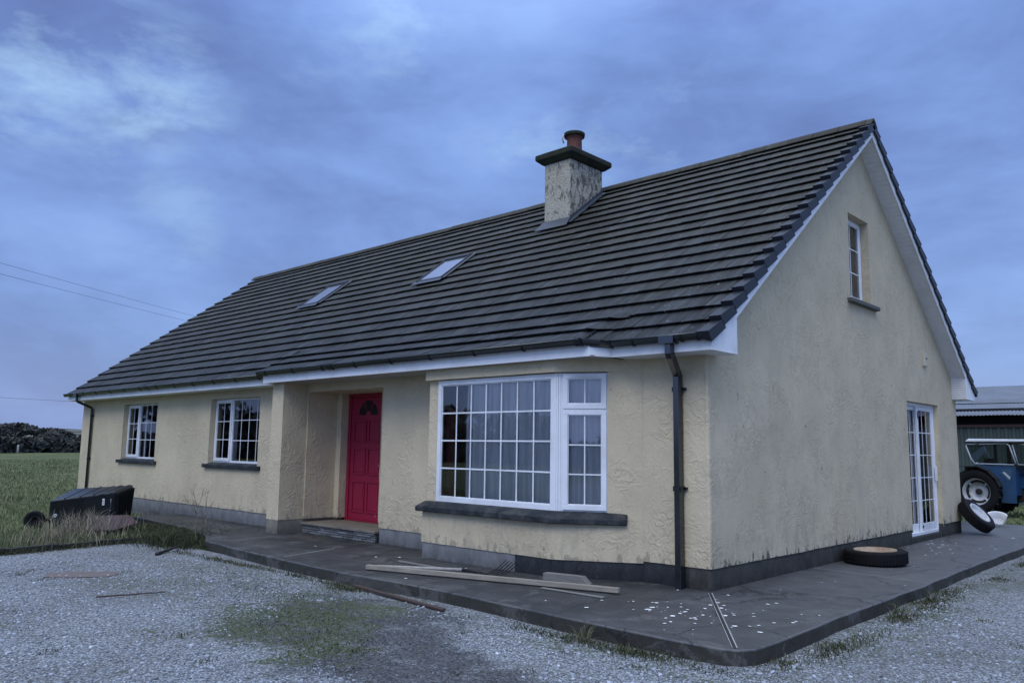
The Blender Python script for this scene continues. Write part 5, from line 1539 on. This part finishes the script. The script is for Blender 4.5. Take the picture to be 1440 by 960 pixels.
# cab: skirt panels, fenders, frame, glass, roof
sk = MB()
for s in (-1, 1):
    y = s*.60
    sk.cut().prism([(.62, y, .38), (1.0, y, .38), (1.02, y, 1.42), (-.14, y, 1.42), (.22, y, 1.30), (.50, y, 1.00), (.60, y, .70)], (0, -.018, 0), (0, .018, 0))
sk.cut().box((.98, -.60, .60), (1.01, .60, 1.42)); sk.cut().box((-.10, -.45, .70), (-.07, .45, 1.42))
skirt = tb(sk, 'cab_panel', M_BLUE, bevel=.004)
em = MB(); em.prism([(.62, -.622, 1.22), (.66, -.622, 1.34), (.90, -.622, 1.34), (.94, -.622, 1.24), (.88, -.622, .98), (.80, -.622, 1.00)], (0, -.006, 0), (0, 0, 0), 0)
em.prism([(.68, -.63, 1.24), (.86, -.63, 1.04), (.89, -.63, 1.10), (.74, -.63, 1.25)], (0, -.006, 0), (0, 0, 0), 1)
tb(em, 'side_plate', [simple('dark_blue_panel', (.03, .07, .12), .6), M_CABFRAME], skirt)
fd_ = MB()
for s in (-1, 1):
    fd_.cut(); yo = s*.44; yi = s*.86
    prof_ = [(-.42, 1.36), (.10, 1.38), (.36, 1.26), (.58, 1.02), (.66, .82)]
    for (a, b_) in zip(prof_[:-1], prof_[1:]):
        fd_.hexa([(a[0], yo, a[1]), (b_[0], yo, b_[1]), (b_[0], yi, b_[1]), (a[0], yi, a[1]), (a[0], yo, a[1]+.025), (b_[0]+.01, yo, b_[1]+.025), (b_[0]+.01, yi, b_[1]+.025), (a[0], yi, a[1]+.025)])
    fd_.prism([(-.42, yo, 1.36), (.10, yo, 1.38), (.36, yo, 1.26), (.58, yo, 1.02), (.66, yo, .5), (.3, yo, .9), (-.35, yo, 1.15)], (0, -.012, 0), (0, .012, 0))
tb(fd_, 'mudguard', M_IRON)
cf = MB()
for s in (-1, 1):
    y = s*.62
    loop = [(-.04, y, 1.46), (-.14, y, 1.60), (-.26, y, 1.97), (-.23, y, 2.03), (.82, y, 2.05), (.90, y, 2.0), (1.04, y, 1.50), (1.0, y, 1.45), (-.04, y, 1.46)]
    cf.cut(); cf.tube(loop, .021, n=8)
    loop2 = [(1.10, y, 1.46), (.98, y, 2.02), (1.30, y, 2.03), (1.42, y, 1.46), (1.10, y, 1.46)]
    cf.cut(); cf.tube(loop2, .018, n=8)
cf.cut(); cf.tube([(-.26, -.62, 1.99), (-.26, .62, 1.99)], .02, n=8); cf.cut(); cf.tube([(-.06, -.62, 1.46), (-.06, .62, 1.46)], .02, n=8); cf.cut(); cf.tube([(1.42, -.62, 1.46), (1.42, .62, 1.46)], .02, n=8); cf.cut(); cf.tube([(1.30, -.62, 2.03), (1.30, .62, 2.03)], .02, n=8)
cf.cut(); cf.tube([(.02, -.62, 1.47), (.02, -.66, 1.47)], .03, n=10)
tb(cf, 'cab_frame', M_CABFRAME)
cd = MB()
cd.box((-.30, -.655, 2.06), (1.45, .655, 2.10)); cd.box((.46, -.56, 1.46), (.52, -.50, 2.04)); cd.box((.40, .50, 1.46), (.50, .56, 2.04))
cd.prism([(1.0, -.60, 1.40), (1.43, -.60, 1.40), (1.43, -.60, 1.45), (1.0, -.60, 1.45)], (0, 0, 0), (0, 1.2, 0))
cd.box((.15, -.22, .95), (.55, .22, 1.15)); cd.box((.05, -.22, 1.15), (.15, .22, 1.62)); cd.tube([(.75, 0, 1.2), (.68, 0, 1.45)], .02); cd.lathe([(.17, -.012), (.19, 0), (.17, .012), (.15, 0)], 24, 0, Matrix.Translation((.68, 0, 1.47)) @ Matrix.Rotation(-.35, 4, 'Y'), True)
tb(cd, 'cab_interior', M_IRON)
gl = MB()
for s in (-1, 1):
    y = s*.62
    gl.cut(); gl.add([(-.04, y, 1.46), (1.02, y, 1.46), (.89, y, 2.03), (-.24, y, 2.03)], [(0, 1, 2, 3)]); gl.cut(); gl.add([(1.12, y, 1.46), (1.41, y, 1.46), (1.29, y, 2.03), (.99, y, 2.03)], [(0, 1, 2, 3)])
gl.cut(); gl.add([(-.06, -.6, 1.46), (-.06, .6, 1.46), (-.25, .6, 2.0), (-.25, -.6, 2.0)], [(0, 1, 2, 3)])
gl.cut(); gl.add([(1.42, -.6, 1.46), (1.42, .6, 1.46), (1.30, .6, 2.03), (1.30, -.6, 2.03)], [(0, 1, 2, 3)])
tb(gl, 'cab_glass', M_GLASSDK)
cr = MB(); cr.prism([(-.27, -.68, 2.10), (1.50, -.68, 2.10), (1.48, -.66, 2.165), (-.18, -.66, 2.185)], (0, 0, 0), (0, 1.36, 0)); tb(cr, 'cab_roof', M_CABROOF, bevel=.02)
lm = MB(); lm.tube([(.0, -.69, 2.10), (.06, -.75, 2.05), (.14, -.74, 2.03)], .02, n=8); tb(lm, 'lamp_bracket', M_IRON)

# ==================================================================== SHED behind
sh = empty('shed', (6, 28, -.2), 'green corrugated farm shed with grey sheet roof behind the tractor', 'shed')
def corrugated(x0, x1, pitch, amp):
    xs_ = np.arange(x0, x1+1e-6, pitch/6); return [(float(x), amp*math.sin(2*PI*x/pitch)) for x in xs_]
c = MB(); cw = []
x = -9.0
while x < 22:      # box profile sheeting
    cw += [(x, 0), (x+.09, 0), (x+.12, -.045), (x+.21, -.045)]; x += .24
n = len(cw)
c.add([(px_, 25+py_, -.3) for px_, py_ in cw]+[(px_, 25+py_, 2.62) for px_, py_ in cw], [(i, i+1, n+i+1, n+i) for i in range(n-1)])
c.add([(-9, 25, -.3), (-9, 36, -.3), (-9, 36, 4.6), (-9, 31, 5.2), (-9, 25, 3.1)], [(0, 1, 2, 3, 4)]); c.add([(22, 25, -.3), (22, 36, -.3), (22, 36, 4.6), (22, 31, 5.2), (22, 25, 3.1)], [(0, 1, 2, 3, 4)])
c.build('wall', M_DARKGREEN, sh)
c = MB(); c.box((-9, 25.3, 2.5), (22, 25.4, 3.3)); c.build('eaves_gap_shade', M_SHEDDARK, sh)
c = MB(); c.box((-9.05, 24.90, 2.60), (22, 24.99, 2.70)); c.build('rail', M_RUSTRED, sh)
for (ya_, za_, yb_, zb_, j) in ((24.45, 3.02, 27.2, 3.62, 0), (26.9, 3.585, 31.3, 4.55, 1)):
    c = MB(); cw = corrugated(-9.4, 22.3, .12, .012); n = len(cw); q = random.Random(j)
    vs = []
    for px_, pz_ in cw: vs.append((px_, ya_+.015*noise.noise((math.floor(px_/.9)*3.1, j, 0)), za_+pz_+.02*noise.noise((math.floor(px_/.9)*1.7, j, 5))))
    for px_, pz_ in cw: vs.append((px_, yb_, zb_+pz_))
    c.add(vs, [(i, i+1, n+i+1, n+i) for i in range(n-1)], 0, True)
    c.build('roof', M_ROOFSHEET, sh)

# ==================================================================== FAR COUNTRYSIDE
def leafmass(cx, cy, z0, rx, ry, h, k, s, seed, lobes=5):
    r = random.Random(seed); blobs = []
    for _ in range(lobes):
        a = r.uniform(0, 6.28); d = r.uniform(0, .6)
        blobs.append((cx+rx*d*math.cos(a), cy+ry*d*math.sin(a), z0+h*r.uniform(.35, .72), r.uniform(.35, .62)))
    V = []; F = []; T = []
    for i in range(k):
        b_ = blobs[r.randrange(lobes)]
        u = Vector((r.gauss(0, 1), r.gauss(0, 1), r.gauss(0, 1))).normalized()*(r.random()**.4)
        p = Vector((b_[0]+u.x*rx*b_[3], b_[1]+u.y*ry*b_[3], b_[2]+u.z*h*.5*b_[3]*1.1))
        if p.z < z0: p.z = z0+r.random()*h*.2
        n_ = Vector((r.gauss(0, 1), r.gauss(0, 1), r.gauss(0, 1))).normalized(); t1 = n_.orthogonal().normalized()*s*r.uniform(.5, 1.3); t2 = n_.cross(t1).normalized()*s*r.uniform(.4, 1.0)
        o_ = len(V); V += [p-t1-t2, p+t1-t2*.6, p+t1*.8+t2, p-t1*.7+t2*.9]; F.append((o_, o_+1, o_+2, o_+3))
        T.append(min(1, max(0, .5+.35*u.z+r.uniform(-.35, .35))))
    return np.array([v[:] for v in V]), np.array(F), np.array(T)
def tree(x, y, z0, rx, h, seed, label, k=900, group=None, s=.35):
    e = empty('tree', (x, y, z0), label, 'tree', group=group)
    m = MB(); r = random.Random(seed)
    m.tube([(x, y, z0), (x+.1, y, z0+h*.3), (x+.15*r.uniform(-1, 1), y, z0+h*.62)], [h*.032, h*.024, h*.012], n=8)
    for q in range(5):
        a = r.uniform(0, 6.28); zz_ = z0+h*r.uniform(.25, .5)
        m.tube([(x+.05, y, zz_), (x+rx*.3*math.cos(a), y+rx*.3*math.sin(a), zz_+h*.16), (x+rx*.6*math.cos(a), y+rx*.6*math.sin(a), zz_+h*.26)], [h*.014, h*.01, h*.005], n=6)
    m.build('trunk', M_BARK, e)
    V, F, T = leafmass(x, y, z0+h*.18, rx, rx, h*.82, k, s, seed)
    o = npmesh('crown', V-np.array((x, y, z0)), F, M_TREE, tint=T); o.parent = e
    return e

# rising ground beyond the hedge
hs = MB(); nxh = 60; vs = []
for j in range(12):
    for i in range(nxh+1):
        a = math.radians(120+ 75*i/nxh); d = 150+ j*26
        q = j/11
        z = -.4+ 9.0*(q**1.1)*(.75+.35*noise.noise((i*.13, j*.1, 2))) 
        vs.append((CX+d*math.cos(a), CY+d*math.sin(a), z))
hs.add(vs, [(j*(nxh+1)+i, j*(nxh+1)+i+1, (j+1)*(nxh+1)+i+1, (j+1)*(nxh+1)+i) for j in range(11) for i in range(nxh)], 0, True)
o = hs.build('hills', M_HILL); tag(o, 'low rising fields beyond the hedge', 'hills', kind='structure')

# boundary hedge at the far side of the field
def hedge(name, p0, p1, h, w_, k, s, label, seed, var=.25):
    r = random.Random(seed); V = []; F = []; T = []
    p0, p1 = Vector(p0), Vector(p1); d = p1-p0; q = Vector((-d.y, d.x, 0)).normalized()
    for i in range(k):
        t_ = r.random(); a = p0+d*t_
        hh = h*(1+var*noise.noise((t_*d.length*.12, seed, 0))+var*.5*noise.noise((t_*d.length*.6, seed, 3)))
        z = hh*r.random()**.7; ww = w_*(1-.5*(z/hh)**2)
        p = a+q*r.uniform(-1, 1)*ww+Vector((0, 0, z))
        n_ = Vector((r.gauss(0, 1), r.gauss(0, 1), r.gauss(0, 1))).normalized(); t1 = n_.orthogonal().normalized()*s*r.uniform(.5, 1.3); t2 = n_.cross(t1).normalized()*s*r.uniform(.4, 1.0)
        o_ = len(V); V += [p-t1-t2, p+t1-t2*.6, p+t1*.8+t2, p-t1*.7+t2*.9]; F.append((o_, o_+1, o_+2, o_+3)); T.append(min(1, max(0, .15+.5*(z/hh)**2+r.uniform(-.15, .3))))
    o = npmesh(name, np.array([v[:] for v in V]), np.array(F), M_TREE, loc=tuple((p0+p1)/2), tint=np.array(T))
    return tag(o, label, 'hedge')
hedge('hedge', (-104, 6, -.4), (-158, 74, -.4), 2.3, 1.4, 12000, .4, 'long dark clipped hedge at the far side of the green field', 4, .12)
tl_ = [(-168, 38, 6.5, 5.6, 'tallest rounded dark tree at the far left beyond the hedge'), (-171, 48, 5.4, 4.4, 'broad dark tree next right of the tallest far tree'), (-170, 55, 4.6, 3.3, 'low bushy tree in the middle of the far tree line'),
       (-172, 62, 5.0, 3.4, 'lowest bush tree in the dip of the far tree line'), (-176, 71.5, 7.4, 4.6, 'wide dark tree beyond the hedge nearest the house corner'), (-178, 83, 7.0, 4.6, 'dark tree beyond the hedge partly behind the house'), (-162, 29, 6.0, 4.5, 'dark tree beyond the hedge at the left edge of the picture'), (-160, 43.5, 4.2, 3.0, 'small dark bush tree in front of the tall far trees')]
for i, (x, y, rx, h, lab) in enumerate(tl_): tree(x, y, .1, rx, h, 40+i, lab, 3500, 'trees beyond the far hedge', .32)
pst = MB(); pst.tube([(-116.0, 25.5, -.4), (-116.0, 25.5, 1.0), (-116.0, 25.5, 1.12)], [.13, .12, .05], n=8); o = pst.build('fence_post', M_POST, loc=(-116, 25.5, -.4)); tag(o, 'pale fence post standing in front of the far hedge', 'fence post')

# trees across the road behind the viewpoint (mirrored in the panes)
for i, (x, y, rx, h) in enumerate(((-104, -34, 9, 8.5), (-96, -46, 9, 7.5), (-84, -54, 8, 8.5), (-70, -58, 8, 7.5), (-57, -62, 8, 6.6), (-46, -62, 6, 4.0), (-36, -64, 6, 3.2), (-25, -62, 7, 3.8), (-12, -66, 6, 3.2), (2, -64, 7, 3.9), (14, -66, 6, 3.3), (27, -62, 7, 3.6), (40, -60, 6, 3.4), (56, -56, 7, 4.2), (70, -48, 7, 3.6), (84, -36, 7, 4.0))):
    tree(x, y, -.15, rx, h, 80+i, 'leafy tree across the road facing the house', 700, 'trees across the road', .55)
hedge('hedge', (-150, 0, -.15), (-60, -64, -.15), 3.0, 1.5, 6000, .6, 'tall hedge across the field to the left facing the house', 12, .3)
hedge('hedge', (-70, -58, -.15), (110, -58, -.15), 1.7, 1.2, 6000, .5, 'roadside hedge facing the front of the house', 9, .3)

# ---- overhead wires on poles
def wire(pts, r, label):
    m = MB(); a, b = Vector(pts[0]), Vector(pts[1]); sag = pts[2]; n = 24
    m.tube([a.lerp(b, i/n)-Vector((0, 0, sag*4*(i/n)*(1-i/n))) for i in range(n+1)], r, n=5)
    o = m.build('overhead_wire', M_IRON, loc=tuple(a)); return tag(o, label, 'wire')
def span(p1, p2, a, b):
    p1, p2 = Vector(p1), Vector(p2); return (p1+(p1-p2)*a, p2+(p2-p1)*b)
w1 = span((-49.8, 5.0, 12.2), (-69.6, 26.2, 13.75), .7, .4); w2 = span((-49.5, 4.98, 11.49), (-71.9, 26.15, 13.6), .7, .4)
wire((w1[0], w1[1], .10), .010, 'upper of the two overhead wires sloping down towards the roof')
wire((w2[0], w2[1], .10), .010, 'lower of the two overhead wires sloping down towards the roof')
wire(((-190.0, 20.0, 11.0), (-150.0, 75.0, 9.0), .4), .028, 'faint distant wire low in the sky beside the house corner')
